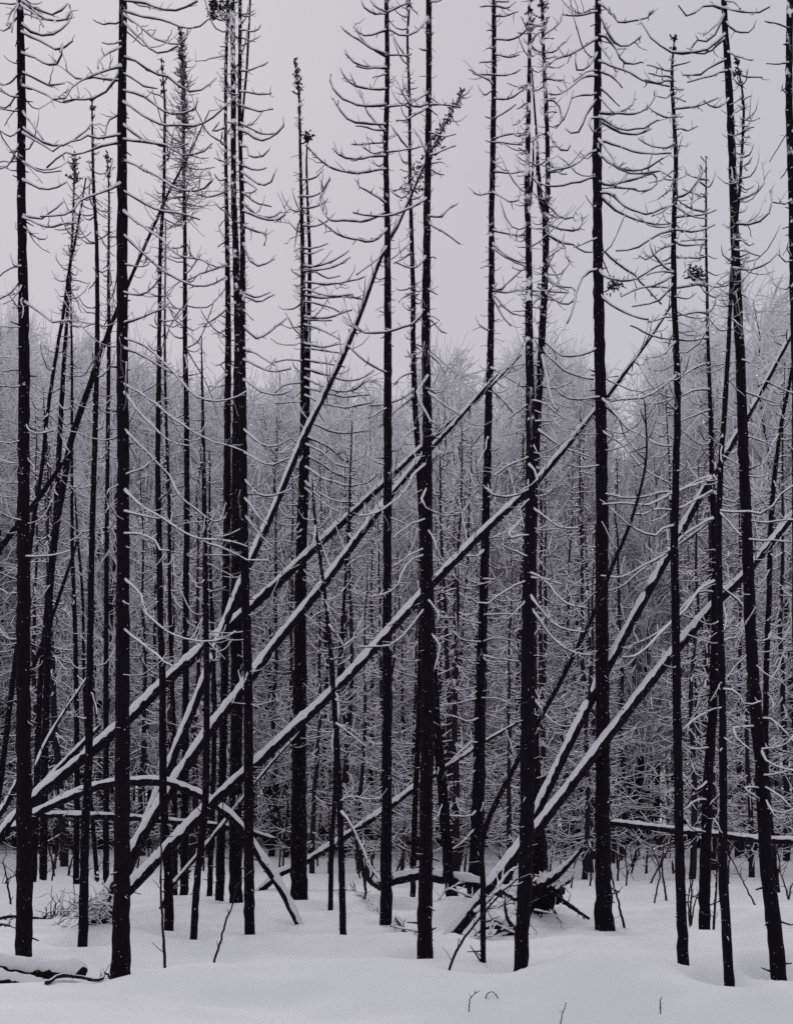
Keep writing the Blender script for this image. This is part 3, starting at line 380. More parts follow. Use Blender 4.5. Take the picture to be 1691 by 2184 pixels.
# ------------------------------------------------------------------ tree parts
def twigs_along(mb, B, R, n, ln, rad, up=.35, side=.9, t0=.15, k=4):
    """n short twigs along the polyline B"""
    if n < 1: return
    t = RNG.uniform(t0, 1, n); s = np.linspace(0, 1, len(B))
    P0 = np.stack([np.interp(t, s, B[:, c]) for c in range(3)], 1)
    Tn = np.gradient(B, axis=0); Tn /= np.linalg.norm(Tn, axis=1, keepdims=True) + 1e-9
    T0 = np.stack([np.interp(t, s, Tn[:, c]) for c in range(3)], 1)
    D = T0 * .6 + RNG.standard_normal((n, 3)) * side * .6; D[:, 2] += RNG.uniform(-.35, 1, n) * up
    D /= np.linalg.norm(D, axis=1, keepdims=True)
    L = ln * RNG.uniform(.25, 1, n) ** 1.3
    u = np.linspace(0, 1, 5)
    bend = RNG.standard_normal((n, 3)) * .22; bend[:, 2] += .22
    P = P0[:, None] + D[:, None] * (u[None, :, None] * L[:, None, None]) + bend[:, None] * ((u ** 2)[None, :, None] * L[:, None, None])
    P[:, 1:4] += RNG.standard_normal((n, 3, 3)) * (L * .04)[:, None, None]
    mb.tubes(P, rad * (1 - .55 * u)[None] * RNG.uniform(.75, 1.15, n)[:, None], k)

def make_branch(parent, base, P, r0, r1, twn, twl, name='branch'):
    """P (n,3) world points"""
    L = np.linalg.norm(np.diff(P, axis=0), axis=1).sum()
    n = int(np.clip(L / .09, 6, 40))
    B = catmull(P, n)
    j = RNG.standard_normal((n, 3)) * .006; j[0] = 0
    j = np.cumsum(j, 0); j -= np.linspace(0, 1, n)[:, None] * j[-1]; B = B + j
    u = np.linspace(0, 1, n); R = (r0 * (1 - u) + r1 * u) * (1 + .12 * RNG.standard_normal(n))
    R[0] *= 1.1
    mb = MB(); mb.tubes(B, R, 6, rough=.07)
    twigs_along(mb, B, R, twn, twl, r1 * .8)
    return mb.build(name, M_BRANCH, parent, base)

def trunk_axis(px, d):
    P = np.array([[*U(x, y, d), w / 2 / FPX * d] for x, y, w in px])
    L = np.linalg.norm(np.diff(P[:, :3], axis=0), axis=1).sum()
    return catmull(P, int(np.clip(L / .10, 14, 170)))

def make_trunk(parent, base, px, d, frost=None, name='trunk', mat=None, bury=True):
    A = trunk_axis(px, d)
    if bury:
        e = A[-1].copy(); e2 = e.copy(); e2[2] -= .35; e2[:2] += (A[-1] - A[-4])[:2]; e2[3] *= 1.12
        A = np.vstack([A, e2])
    n = len(A); A[1:-1, :3] += RNG.standard_normal((n - 2, 3)) * (A[1:-1, 3:4] * .05) * [1, 1, 0]
    fr = np.zeros(n) if frost is None else np.interp(A[:, 2], frost[0], frost[1])
    A = A[::-1]; fr = fr[::-1]
    lump = 1 + .035 * np.sin(np.arange(n) * .9 + RNG.uniform(0, 6)) * RNG.standard_normal(n)
    mb = MB(); mb.tubes(A[:, :3], A[:, 3] * lump, 14, rough=.045, frost=fr)
    # small bark knots and broken branch stubs
    m = int(n * .35)
    i = RNG.integers(2, n - 2, m); az = RNG.uniform(0, 6.28, m)
    D = np.stack([np.cos(az), np.sin(az), RNG.uniform(-.6, .5, m)], 1)
    ln = RNG.uniform(.6, 2.2, m) * np.clip(A[i, 3], .02, .06)
    u = np.linspace(0, 1, 3)
    P = A[i, None, :3] + D[:, None] * (A[i, 3] * .8)[:, None, None] + D[:, None] * (u[None, :, None] * ln[:, None, None])
    mb.tubes(P, (np.clip(A[i, 3] * .22, .004, .014))[:, None] * (1 - .5 * u)[None], 4)
    return mb.build(name, mat or M_BARK, parent, base), A[::-1]

def droop_branches(parent, base, A, z0, z1, n, L0, L1, r, droop=.35, up=.75, az=None, twn=5, as_parts=True, name='branch', mb=None, ymax=None):
    """n natural dead-spruce branches round the axis A between heights z0..z1: out, sagging, tip turned up"""
    zs = RNG.uniform(z0, z1, n)
    for z in zs:
        i = int(np.argmin(np.abs(A[:, 2] - z))); p = A[i, :3]
        f = (z - z0) / (z1 - z0 + 1e-6); L = (L0 * (1 - f) + L1 * f) * RNG.uniform(.25, 1.3)
        a = RNG.uniform(0, 6.283) if az is None else az[0] + RNG.uniform(-az[1], az[1])
        u = np.linspace(0, 1, 7); dr = droop * RNG.uniform(.2, 1.6); uu = up * RNG.uniform(.2, 1.4); c_ = RNG.uniform()
        if c_ < .2: L *= .45; dr *= .3; uu *= .2            # a snapped stub
        elif c_ < .36: uu *= -.1; dr *= 1.3                 # a limb that hangs
        h = L * (-dr * u * 1.4 + uu * u ** 2.4)
        a2 = a + RNG.uniform(-.5, .5) * u
        P = np.stack([p[0] + L * .95 * u * np.cos(a2), p[1] + L * .95 * u * np.sin(a2), p[2] + h], 1)
        P[1:] += np.cumsum(RNG.standard_normal((6, 3)) * L * .02, 0)
        if as_parts: make_branch(parent, base, P, r, r * .5, int(twn * RNG.uniform(.3, 1.3)), L * .28, name)
        else:
            B = catmull(P, 10); mb.tubes(B, np.linspace(r, r * .5, 10), 4); twigs_along(mb, B, None, int(twn * RNG.uniform(.3, 1.3)), L * .3, r * .5)

def tuft(parent, base, A, z0, z1, n, ln, r, name='cone_tuft'):
    """dark clump of needles and cones round the tip"""
    zs = RNG.uniform(z0, z1, n); i = np.array([int(np.argmin(np.abs(A[:, 2] - z))) for z in zs]); a = RNG.uniform(0, 6.283, n)
    f = (zs - z0) / (z1 - z0); q0 = RNG.uniform(0, 6, 2)
    L = ln * (1 - .7 * f) * RNG.uniform(.25, 1.25, n) * (.75 + .35 * np.sin(f * 17 + q0[0] + a) + .25 * np.sin(f * 39 + q0[1]))
    D = np.stack([np.cos(a), np.sin(a), RNG.uniform(-.3, .9, n)], 1); D /= np.linalg.norm(D, axis=1, keepdims=True)
    u = np.linspace(0, 1, 4)
    P = A[i, None, :3] + D[:, None] * (u[None, :, None] * L[:, None, None]); P[:, :, 2] += (u ** 2)[None] * (L * .4)[:, None]
    mb = MB(); mb.tubes(P, r * .5 * np.ones((n, 4)), 4)
    m = n * 4; q = RNG.integers(0, n, m); t = RNG.uniform(.3, 1, m)
    C = P[q, 0] * (1 - t[:, None]) + P[q, 3] * t[:, None]
    D2 = RNG.standard_normal((m, 3)); D2[:, 2] -= .3; D2 /= np.linalg.norm(D2, axis=1, keepdims=True)
    u3 = np.linspace(0, 1, 3); l2 = r * RNG.uniform(1.5, 4.0, m)
    mb.tubes(C[:, None] + D2[:, None] * (u3[None, :, None] * l2[:, None, None]), r * np.array([.5, .9, .4])[None] * RNG.uniform(.6, 1.2, m)[:, None], 5)
    return mb.build(name, M_DARK, parent, base)

# ------------------------------------------------------------------ build the measured trees
FROST = {'C1': [(-20, .25), (700, .0), (300, .6), (20, .8)]}
tree_obj, tree_axis, tree_d = {}, {}, {}
def zpix(y, d): return CAM_H - (y - HORIZON) / FPX * d
FROST_TOP = {'C0': .42, 'C1': .47, 'C2': .36, 'V2': .6, 'V3': .45, 'S': .25, 'S2': .3, 'S3': .3, 'V1': .25, 'M2': .3, 'R': .35, 'T1': .25, 'X': .25, 'L2': .4, 'AA': .3, 'Y2': .3, 'M1': .3, 'T3': .3, 'W': .15}
FORK = {
 'R': '657,288,3 654,347,4 657,451,6 661,555,8 658,694,10 656,830,11 654,960,9',
 'V3': '1134,150,3 1138,208,4 1145,312,6 1148,381,10 1152,420,11 1160,455,11',
 'V2': '1137,300,3 1136,360,5 1131,420,7 1127,450,8',
 'C2': '537,-60,4 534,0,4 527,139,5 519,230,5 514,330,5',
}
for k, (s, label) in TREES.items():
    px = TP(s); d = depth_of(px[-1, 1]); b = U(px[-1, 0], px[-1, 1], d)
    e = empty('dead_spruce', b, label, 'tree', 'dead spruces standing in the snow')
    ft = FROST_TOP.get(k, .1); ztop = zpix(px[0, 1], d); zmid = zpix(950, d)
    o, A = make_trunk(e, b, px, d, frost=([zpix(1100, d), zpix(600, d), zpix(0, d)], [0.0, ft * .7, ft]))
    if k in FORK: make_trunk(e, b, TP(FORK[k]), d + .12, frost=([zpix(1000, d), zpix(0, d)], [.1, ft]), name='fork_stem', bury=False)
    tree_obj[k], tree_axis[k], tree_d[k] = e, A, d

def trunk_x(k, y):
    px = TP(TREES[k][0]); return float(np.interp(y, px[:, 1], px[:, 0])), float(np.interp(y, px[:, 1], px[:, 2]))

K = .3468
for line in BR.strip().split('\n'):
    key, tile, rest = line.split(' ', 2); wpx = 5.6
    if rest[0] == 'w': w_, rest = rest.split(' ', 1); wpx = float(w_[1:])
    ox, oy = TILE[tile]; d = tree_d[key]; b = np.array(tree_obj[key].location)
    for br in rest.split('|'):
        q = np.array([[float(c) for c in p.split(',')] for p in br.split()]) * K + [ox, oy]
        tx, tw = trunk_x(key, q[0, 1])
        side = np.sign(q[-1, 0] - tx) or 1
        q = np.vstack([[tx + side * tw * .15, q[0, 1] - 2], q[1:] if abs(q[0, 0] - tx) < tw * .8 + 6 else q])
        run = np.abs(q[:, 0] - tx) / FPX * d
        slope = RNG.uniform(-.75, .45)
        dd = d - tw * .3 / FPX * d + slope * run
        P = np.array([U(x, y, z) for (x, y), z in zip(q, dd)])
        Lpx = np.linalg.norm(np.diff(q, axis=0), axis=1).sum()
        m = d / FPX; w = wpx * np.clip(.6 + Lpx / 220, .62, 1.15)
        make_branch(tree_obj[key], b, P, w / 2 * m, w * .31 * m, int(Lpx / 17 * RNG.uniform(.1, 1.7)), 30 * m * RNG.uniform(.5, 1.4))

def fill(key, y0, y1, n, len_px, rpx=1.8, az=None, droop=.34, up=.95, twn=3):
    d = tree_d[key]; m = d / FPX; n = int(n * (1.6 if n < 30 else 1.3)); len_px = (len_px[0] * 1.12, len_px[1] * 1.12)
    droop_branches(tree_obj[key], np.array(tree_obj[key].location), tree_axis[key], zpix(y1, d), zpix(y0, d), n, len_px[0] * m, len_px[1] * m, rpx * m, droop, up, az, twn)
def crown(key, y0, y1, n, len_px, rpx=1.1, droop=.1, up=.5, twn=2, dx=0):
    """the fine short twig cover of a stem as one part"""
    d = tree_d[key]; m = d / FPX; mb = MB()
    droop_branches(tree_obj[key], None, tree_axis[key], zpix(y1, d), zpix(y0, d), n, len_px[0] * m, len_px[1] * m, rpx * m, droop, up, None, twn, as_parts=False, mb=mb)
    o = mb.build('crown', M_BRANCH, tree_obj[key], np.array(tree_obj[key].location))
def top_tuft(key, y0, y1, n, len_px, rpx=2.2):
    d = tree_d[key]; m = d / FPX
    tuft(tree_obj[key], np.array(tree_obj[key].location), tree_axis[key], zpix(y1, d), zpix(y0, d), n, len_px * m, rpx * m)

PI = math.pi
for a in [('T1', -120, 700, 18, (110, 80)), ('T1', 800, 1500, 10, (60, 70)), ('T2', -150, 60, 8, (120, 100)), ('T2', 700, 1600, 8, (90, 90)),
          ('T3', 300, 900, 26, (75, 35)), ('T3', 900, 1650, 14, (60, 60)), ('T4', 360, 1250, 34, (70, 35)), ('L1', 420, 1000, 20, (60, 30)), ('L2', 420, 1000, 26, (60, 30)),
          ('L3', 640, 1600, 24, (70, 30)), ('M1', 200, 900, 30, (75, 35)), ('M1', 900, 1600, 10, (50, 50)), ('M1b', 520, 1300, 22, (45, 22)), ('M2', 300, 900, 40, (110, 60)), ('M2', 900, 1400, 12, (60, 60)),
          ('M3', 740, 1400, 26, (60, 28)), ('M3b', 980, 1500, 16, (55, 30)), ('C0', 0, 900, 22, (75, 60)), ('C2', 0, 200, 8, (60, 40)), ('C2', 1000, 1500, 14, (90, 90)),
          ('R', 420, 900, 16, (80, 40)), ('R', 900, 1300, 24, (110, 120)), ('P1', 1060, 1600, 18, (70, 35)), ('P2', 940, 1600, 20, (70, 30)),
          ('S', 1000, 1700, 12, (80, 80)), ('S2', 0, 1000, 34, (60, 30)), ('S3', 700, 1000, 14, (70, 60)), ('V1', 900, 1500, 16, (80, 70)), ('V2', 0, 700, 24, (80, 50)), ('V3', 60, 700, 22, (80, 50)),
          ('V2', 700, 1500, 12, (100, 90)), ('V3', 700, 1200, 14, (100, 90)), ('W', -100, 1000, 14, (120, 100)), ('X', 150, 900, 26, (90, 40)), ('X', 900, 1500, 8, (80, 80)),
          ('Y', 400, 1000, 24, (70, 30)), ('Y', 1000, 1700, 14, (70, 70)), ('Y2', 180, 620, 30, (55, 30)), ('Y2', 620, 1600, 24, (70, 60)), ('Z', 400, 1700, 18, (80, 80)), ('BB', 760, 1500, 24, (60, 40)), ('AA', 0, 900, 10, (60, 60))]:
    fill(*a)
for a in [('T3', 212, 420, 60, (22, 8)), ('T4', 325, 700, 110, (26, 8)), ('L1', 390, 560, 50, (22, 8)), ('L2', 335, 700, 120, (30, 8)), ('L3', 580, 900, 60, (26, 8)), ('M1', 128, 640, 150, (28, 7)), ('M1b', 480, 900, 70, (20, 8)),
          ('M2', 80, 480, 330, (78, 12)), ('M3', 720, 1050, 60, (26, 8)), ('C0', -50, 760, 120, (30, 18)), ('C1', -70, 720, 160, (26, 20)), ('C2', -70, 800, 110, (26, 18)), ('R', 130, 760, 190, (34, 8)), ('S', -100, 700, 130, (26, 16)), ('S2', -60, 950, 190, (26, 14)),
          ('S3', -100, 1000, 160, (26, 16)), ('V1', -90, 800, 130, (26, 14)), ('V2', -70, 900, 190, (32, 16)), ('V3', -50, 800, 190, (36, 16)), ('X', 83, 520, 110, (30, 8)), ('Y', 335, 800, 80, (24, 8)), ('Y2', 132, 700, 200, (34, 10)), ('Z', -80, 500, 60, (24, 18)), ('BB', 700, 1200, 60, (24, 14)), ('S4', 1450, 1900, 40, (24, 18)), ('P1', 1030, 1500, 50, (22, 10)), ('P2', 905, 1400, 60, (26, 8))]:
    crown(*a)
for a in [('T3', 212, 246, 26, 15, 1.6), ('T4', 325, 380, 34, 14, 1.5), ('L2', 332, 395, 60, 20, 1.5), ('M1', 128, 200, 26, 14, 1.8), ('M2', 62, 190, 150, 22, 1.5), ('M2', 190, 280, 110, 26, 1.4), ('R', 126, 212, 44, 16, 1.6), ('V2', -80, 70, 60, 24, 1.6), ('V3', -60, 70, 70, 24, 1.6), ('C0', -60, 60, 60, 30, 1.6), ('Y2', 132, 175, 20, 14), ('X', 83, 110, 14, 12)]:
    top_tuft(*a)

# dark witches' brooms hanging in single crowns
def broom(key, x, y, spread, n):
    d = tree_d[key]; m = d / FPX; c = U(x, y, d - .1); mb = MB()
    C = c + RNG.standard_normal((n, 3)) * spread * m * [1, .8, .8]
    D = RNG.standard_normal((n, 3)); D /= np.linalg.norm(D, axis=1, keepdims=True); u = np.linspace(0, 1, 3)
    mb.tubes(C[:, None] + D[:, None] * (u[None, :, None] * (RNG.uniform(4, 11, n) * m)[:, None, None]), np.array([.6, 1, .4])[None] * (RNG.uniform(1.2, 2.6, n) * m)[:, None], 5)
    ax = tree_axis[key]; i = int(np.argmin(np.abs(ax[:, 2] - c[2])))
    mb.tubes(catmull([ax[i, :3], (ax[i, :3] + c) / 2 - [0, 0, 6 * m], c], 8), np.full(8, 1.6 * m), 5)
    mb.build('cone_tuft', M_DARK, tree_obj[key], np.array(tree_obj[key].location))
broom('Y', 1482, 583, 10, 120); broom('W', 1308, 608, 8, 60); broom('R', 657, 292, 5, 50); broom('C0', 460, 12, 7, 60); broom('C0', 452, 32, 5, 40)

# ------------------------------------------------------------------ leaning and fallen trunks, each with its own snow ridge
NO_CAP = {'H3', 'N2', 'D', 'E', 'F'}
log_obj, log_axis = {}, {}
for k, (s, d0, d1, label, nm) in LOGS.items():
    px = TP(s); seg = np.concatenate([[0], np.cumsum(np.hypot(*np.diff(px[:, :2], axis=0).T))]); f = seg / seg[-1]
    d = d0 + (d1 - d0) * f
    capped = k not in NO_CAP
    A = np.array([[*U(x, y + (w * .13 if capped else 0), z), w / (2.5 if capped else 2) / FPX * z] for (x, y, w), z in zip(px, d)])
    L = np.linalg.norm(np.diff(A[:, :3], axis=0), axis=1).sum(); n = int(np.clip(L / .07, 20, 260))
    A = catmull(A, n)
    if k in ('G2', 'G3', 'H2', 'H3', 'K3', 'G5'):           # run the butt into the snow
        t = A[0, :3] - A[4, :3]; t /= np.linalg.norm(t); A = np.vstack([[*(A[0, :3] + t * .4), A[0, 3]], A]); n += 1
    if k == 'K1':
        t = A[-1, :3] - A[-5, :3]; t /= np.linalg.norm(t); A = np.vstack([A, [*(A[-1, :3] + t * .4), A[-1, 3]]]); n += 1
    b = A[0, :3].copy()
    e = empty(nm, b, label, 'leaning tree' if 'leaning' in nm else 'fallen tree' if 'fallen' in nm else 'tree' if 'tree' in nm else ('stick' if 'stick' in nm else 'log'), 'leaning and fallen trunks among the spruces')
    mb = MB(); mb.tubes(A[:, :3], A[:, 3] * (1 + .03 * RNG.standard_normal(n)), 14, rough=.05)
    i = RNG.integers(2, n - 2, int(L * 5)); m = len(i)
    D = RNG.standard_normal((m, 3)); D /= np.linalg.norm(D, axis=1, keepdims=True); u = np.linspace(0, 1, 4)
    ln = A[i, 3] + RNG.uniform(.03, .22, m)
    mb.tubes(A[i, None, :3] + D[:, None] * (u[None, :, None] * ln[:, None, None]), np.linspace(.010, .005, 4)[None] * np.ones((m, 1)), 4)
    mb.build('trunk', M_LOG if capped else M_BARK, e, b)
    if capped:
        T = np.gradient(A[:, :3], axis=0); T /= np.linalg.norm(T, axis=1, keepdims=True)
        up = np.array([0, 0, 1.]) - T * T[:, 2:3]; up /= np.linalg.norm(up, axis=1, keepdims=True)
        # depth of the ridge wanders along the trunk and breaks off in places
        ph = RNG.uniform(0, 6, 3); sarc = np.linspace(0, L, n)
        wob = 1 + .10 * np.sin(sarc * 2.3 + ph[0]) * np.sin(sarc * .9 + ph[1]) + .08 * np.sin(sarc * 6.1 + ph[1]) + .07 * np.sin(sarc * 15 + ph[2]) + .05 * RNG.standard_normal(n)
        gap = np.where(np.convolve(RNG.uniform(0, 1, n) < .012, np.ones(2), 'same') > 0, .45, 1.0) if k in ('G5', 'H1', 'K3', 'K6', 'N1') else np.ones(n)
        r = A[:, 3] * (1.2 if k in ('K7', 'K8') else .80 if k in ('H1', 'H2') else .88) * wob * gap
        C = A[:, :3] + up * (A[:, 3] * .70)[:, None] * np.where(gap < 1, .6, 1)[:, None]
        r[0] *= .5; r[-1] *= .5
        sm = MB(); sm.tubes(C, r, 16, rough=.075)
        sm.build('snow_cap', M_CAP, e, b)
    log_obj[k], log_axis[k] = e, A

def log_branches(k, n, ln, r, f0=.3, f1=1.0, up=.6):
    A = log_axis[k]; e = log_obj[k]; b = np.array(e.location)
    for _ in range(n):
        i = int(len(A) * RNG.uniform(f0, f1) * .999); p = A[i, :3]; T = A[min(i + 2, len(A) - 1), :3] - A[max(i - 2, 0), :3]; T /= np.linalg.norm(T) + 1e-9
        D = RNG.standard_normal(3); D -= T * (D @ T); D /= np.linalg.norm(D); D = D * .8 + T * .45
        L = ln * RNG.uniform(.3, 1.1); u = np.linspace(0, 1, 6)
        P = p + D * (u * L)[:, None]; P[:, 2] += L * (up * u ** 2.2 - .35 * u)
        make_branch(e, b, P, r, r * .5, int(3 * RNG.uniform(0, 2)), L * .3)
for a in [('G5', 34, .55, .010, .55), ('G1', 22, .7, .011, .6), ('G2', 24, .7, .011, .55), ('G3', 26, .6, .010, .5), ('H1', 14, .6, .011, .4), ('H2', 12, .6, .011, .4), ('D', 46, .5, .008, .45), ('H3', 26, .45, .008, .3), ('F', 8, .4, .010), ('K3', 16, .6, .011), ('LM', 6, .3, .007), ('N1', 8, .4, .008), ('K6', 10, .5, .009, .05), ('K2', 8, .4, .010, .1), ('E', 6, .4, .009)]:
    log_branches(*a)
# dark tufted tip of the steepest leaning tree
A = log_axis['G5']; mm = 17.4 / FPX
mb = MB(); n = 240; t = RNG.uniform(.86, 1, n); i = (t * (len(A) - 1)).astype(int)
C = A[i, :3] + RNG.standard_normal((n, 3)) * (14 * (1.05 - (t - .86) / .14))[:, None] * mm * [.8, .6, .6]
D = RNG.standard_normal((n, 3)); D /= np.linalg.norm(D, axis=1, keepdims=True); u = np.linspace(0, 1, 3)
mb.tubes(C[:, None] + D[:, None] * (u[None, :, None] * (RNG.uniform(4, 13, n) * mm)[:, None, None]), np.array([.6, 1, .4])[None] * (RNG.uniform(1.0, 2.3, n) * mm)[:, None], 5)
mb.build('cone_tuft', M_DARK, log_obj['G5'], np.array(log_obj['G5'].location))

# uprooted root plates at the butts of two fallen trunks
def root_plate(e, c, d, rad, roots, n_rootlets):
    m = d / FPX; b = np.array(e.location); c = U(*c, d)
    th, ph = np.meshgrid(np.linspace(0, np.pi, 15), np.linspace(0, 2 * np.pi, 24, endpoint=False), indexing='ij')
    V = np.stack([np.sin(th) * np.cos(ph), np.sin(th) * np.sin(ph) * .8, np.cos(th)], -1)
    lump = 1 + .18 * np.sin(3 * ph + 2 * th) * np.sin(th) + .12 * RNG.standard_normal(th.shape) * np.sin(th)
    V = (V * lump[..., None] * rad * m + c).reshape(-1, 3)
    i = np.arange(14)[:, None] * 24; j = np.arange(24)[None]
    F = np.stack([i + j, i + 24 + j, i + 24 + (j + 1) % 24, i + (j + 1) % 24], -1).reshape(-1, 4)
    mb = MB(); mb.raw(V, F)
    D = RNG.standard_normal((n_rootlets, 3)); D[:, 2] -= .2; D /= np.linalg.norm(D, axis=1, keepdims=True); u = np.linspace(0, 1, 6)
    ln = RNG.uniform(.8, 2.6, n_rootlets) * rad * m
    P = c + D[:, None] * (u[None, :, None] * ln[:, None, None]); P[:, :, 2] -= (u ** 2)[None] * (ln * .35)[:, None]; P[:, 1:] += np.cumsum(RNG.standard_normal((n_rootlets, 5, 3)) * .02, 1)
    mb.tubes(P, (np.linspace(3.0, .8, 6) * m)[None] * RNG.uniform(.4, 1.1, n_rootlets)[:, None], 5)
    mb.build('root_plate', M_LOG, e, b)
    th = th[:8] * .52; V = np.stack([np.sin(th) * np.cos(ph[:8]), np.sin(th) * np.sin(ph[:8]) * .85, np.cos(th) * 1.1], -1) * (1 + .10 * RNG.standard_normal(th.shape))[..., None]
    sc_ = MB(); sc_.raw((V * rad * 1.12 * m + c + [0, 0, .03 * rad * m]).reshape(-1, 3), F[:7 * 24]); sc_.build('snow_cap', M_CAP, e, b)
    for pts, w0, w1, snow in roots:
        q = catmull(np.array([U(x, y, d - .1 - .1 * t) for t, (x, y) in enumerate(pts)]), 22)
        mr = MB(); R = np.linspace(w0, w1, 22) / 2 * m; mr.tubes(q, R, 9, rough=.09); twigs_along(mr, q, R, 7, 24 * m, 1.3 * m, up=-.2)
        ro = mr.build('root', M_LOG, e, b)
        if snow:
            ms = MB(); ms.tubes(q[:-2] + np.array([0, 0, 1.]) * (R[:-2] * .75)[:, None], R[:-2] * (.95 + .08 * RNG.standard_normal(20)), 9, rough=.06); ms.build('snow_cap', M_CAP, ro, b)
root_plate(log_obj['K4'], (1165, 1905), 16.3, 33, [([(1148, 1890), (1180, 1872), (1210, 1845), (1243, 1808)], 22, 6, True), ([(1170, 1905), (1200, 1922), (1230, 1942), (1256, 1960)], 14, 5, False), ([(1160, 1895), (1190, 1890), (1215, 1880)], 18, 6, True), ([(1170, 1925), (1182, 1945), (1192, 1962)], 10, 4, False), ([(1150, 1920), (1120, 1935), (1100, 1950)], 10, 4, False)], 30)
root_plate(log_obj['H2'], (1080, 1994), 14.0, 24, [([(1085, 1985), (1050, 1975), (1015, 1990), (998, 2012)], 14, 6, True), ([(1085, 1990), (1060, 2000), (1030, 2005)], 12, 4, True), ([(1100, 1985), (1082, 1960), (1075, 1925)], 10, 4, False), ([(1095, 2000), (1120, 2020), (1135, 2040)], 7, 3, False), ([(1069, 1898), (1085, 1908), (1104, 1920)], 14, 9, True), ([(1095, 1990), (1110, 1965), (1104, 1940)], 6, 3, True), ([(1080, 1990), (1066, 1968), (1048, 1962)], 8, 3, True)], 45)
root_plate(log_obj['G3'], (212, 1962), 14.1, 22, [([(205, 1965), (180, 1995), (170, 2010)], 16, 6, False), ([(215, 1945), (190, 1930), (165, 1925)], 9, 3, True), ([(222, 1940), (235, 1915), (240, 1895)], 12, 5, True), ([(205, 1955), (190, 1940), (196, 1915)], 6, 2, True)], 80)

# ------------------------------------------------------------------ small things in the snow: measured sticks, fallen branches, stalks
def stick(name, label, cat, pts, w0, w1, d, tw=0, twl=20, mat=None, group=None, lying=False):
    m = d / FPX
    if lying:                                               # rests on the snow all along
        G = [U(x, y, depth_of(y)) for x, y in pts]; G = np.array([[g_[0], g_[1], gz(g_[0], g_[1]) + w0 * .4 * m + .05 * (i_ % 2)] for i_, g_ in enumerate(G)])
    else: G = np.array([U(x, y, d) for x, y in pts])
    P = catmull(G, 20); P[1:-1] += RNG.standard_normal((18, 3)) * (.0015 if name == 'grass_stalk' else .004)
    R = np.linspace(w0, w1, 20) / 2 * m; mb = MB(); mb.tubes(P, R, 7, rough=.08)
    twigs_along(mb, P, R, tw, twl * m, max(w1 * .4, .9) * m, up=.5 if tw < 60 else .1, side=.9 if tw < 60 else 1.3)
    o = mb.build(name, mat or M_STALK, None, P[0]); o.location = P[0]
    return tag(o, label, cat, group)
stick('sapling', 'thin straight sapling stuck in snow right of the thickest left trunk', 'sapling', [(354, 2092), (350, 2010), (345, 1932), (342, 1759)], 7, 3, 10.5, 8, 30)
stick('sapling', 'thin leaning sapling in open snow below the clustered trunks', 'sapling', [(449, 2082), (470, 2010), (496, 1925), (515, 1870)], 6, 2.5, 10.9, 8, 26)
stick('sapling', 'thin curved sapling arching right towards the uprooted stump', 'sapling', [(948, 2116), (960, 2060), (992, 1998), (1044, 1932), (1090, 1885), (1130, 1865), (1150, 1870)], 7, 3, 10.1, 14, 30)
stick('sapling', 'thin sapling beside the foot of the heavy right spruce', 'sapling', [(1331, 1980), (1318, 1925), (1306, 1880), (1300, 1840)], 6, 2.5, 15.3, 8, 24)
stick('sapling', 'thin pale sapling left of the snow laden right snag', 'sapling', [(1470, 1970), (1474, 1900), (1478, 1840)], 5, 2.5, 15.8, 8, 30)
stick('sapling', 'thin sapling right of the snow laden snag foot', 'sapling', [(1521, 1988), (1526, 1900), (1529, 1828), (1532, 1790)], 5, 2.5, 14.7, 6, 24)
stick('fallen_branch', 'twiggy dark fallen branch lying in the snow before the thickest left trunk', 'branch', [(100, 2158), (139, 2144), (208, 2137), (226, 2118), (240, 2094)], 10, 3, 9.0, 22, 34, lying=True)
stick('fallen_branch', 'forked dark fallen branch beside the foot of the left edge trunk', 'branch', [(-20, 1984), (30, 1978), (97, 1974), (125, 1955), (168, 1942)], 9, 4, 14.6, 75, 75, lying=True)
stick('fallen_branch', 'short dark fallen branch at the left edge below the forked one', 'branch', [(-20, 1998), (10, 2003), (40, 2014)], 8, 4, 13.0, 6, 30, lying=True)
stick('fallen_branch', 'snow dusted fallen branch slanting to the foot of the thick central trunk', 'branch', [(711, 1910), (767, 1936), (829, 1967), (888, 2015)], 4, 7, 12.8, 24, 46, M_BRANCH, lying=True)
stick('fallen_branch', 'thick dark broken branch against the foot of the thick central trunk', 'branch', [(846, 1966), (870, 1985), (895, 2008)], 12, 8, 12.4, 4, 30, lying=True)
stick('fallen_branch', 'bare fallen branch on the snow between the heavy spruce and the wavy spruce', 'branch', [(1345, 1838), (1382, 1831), (1434, 1818), (1475, 1806)], 4, 3, 22.0, 16, 60, lying=True)
stick('fallen_branch', 'hanging dark bough between centre trunks that curves down to the snow', 'branch', [(745, 1740), (760, 1800), (782, 1870), (812, 1896)], 5, 12, 17.6, 14, 50)
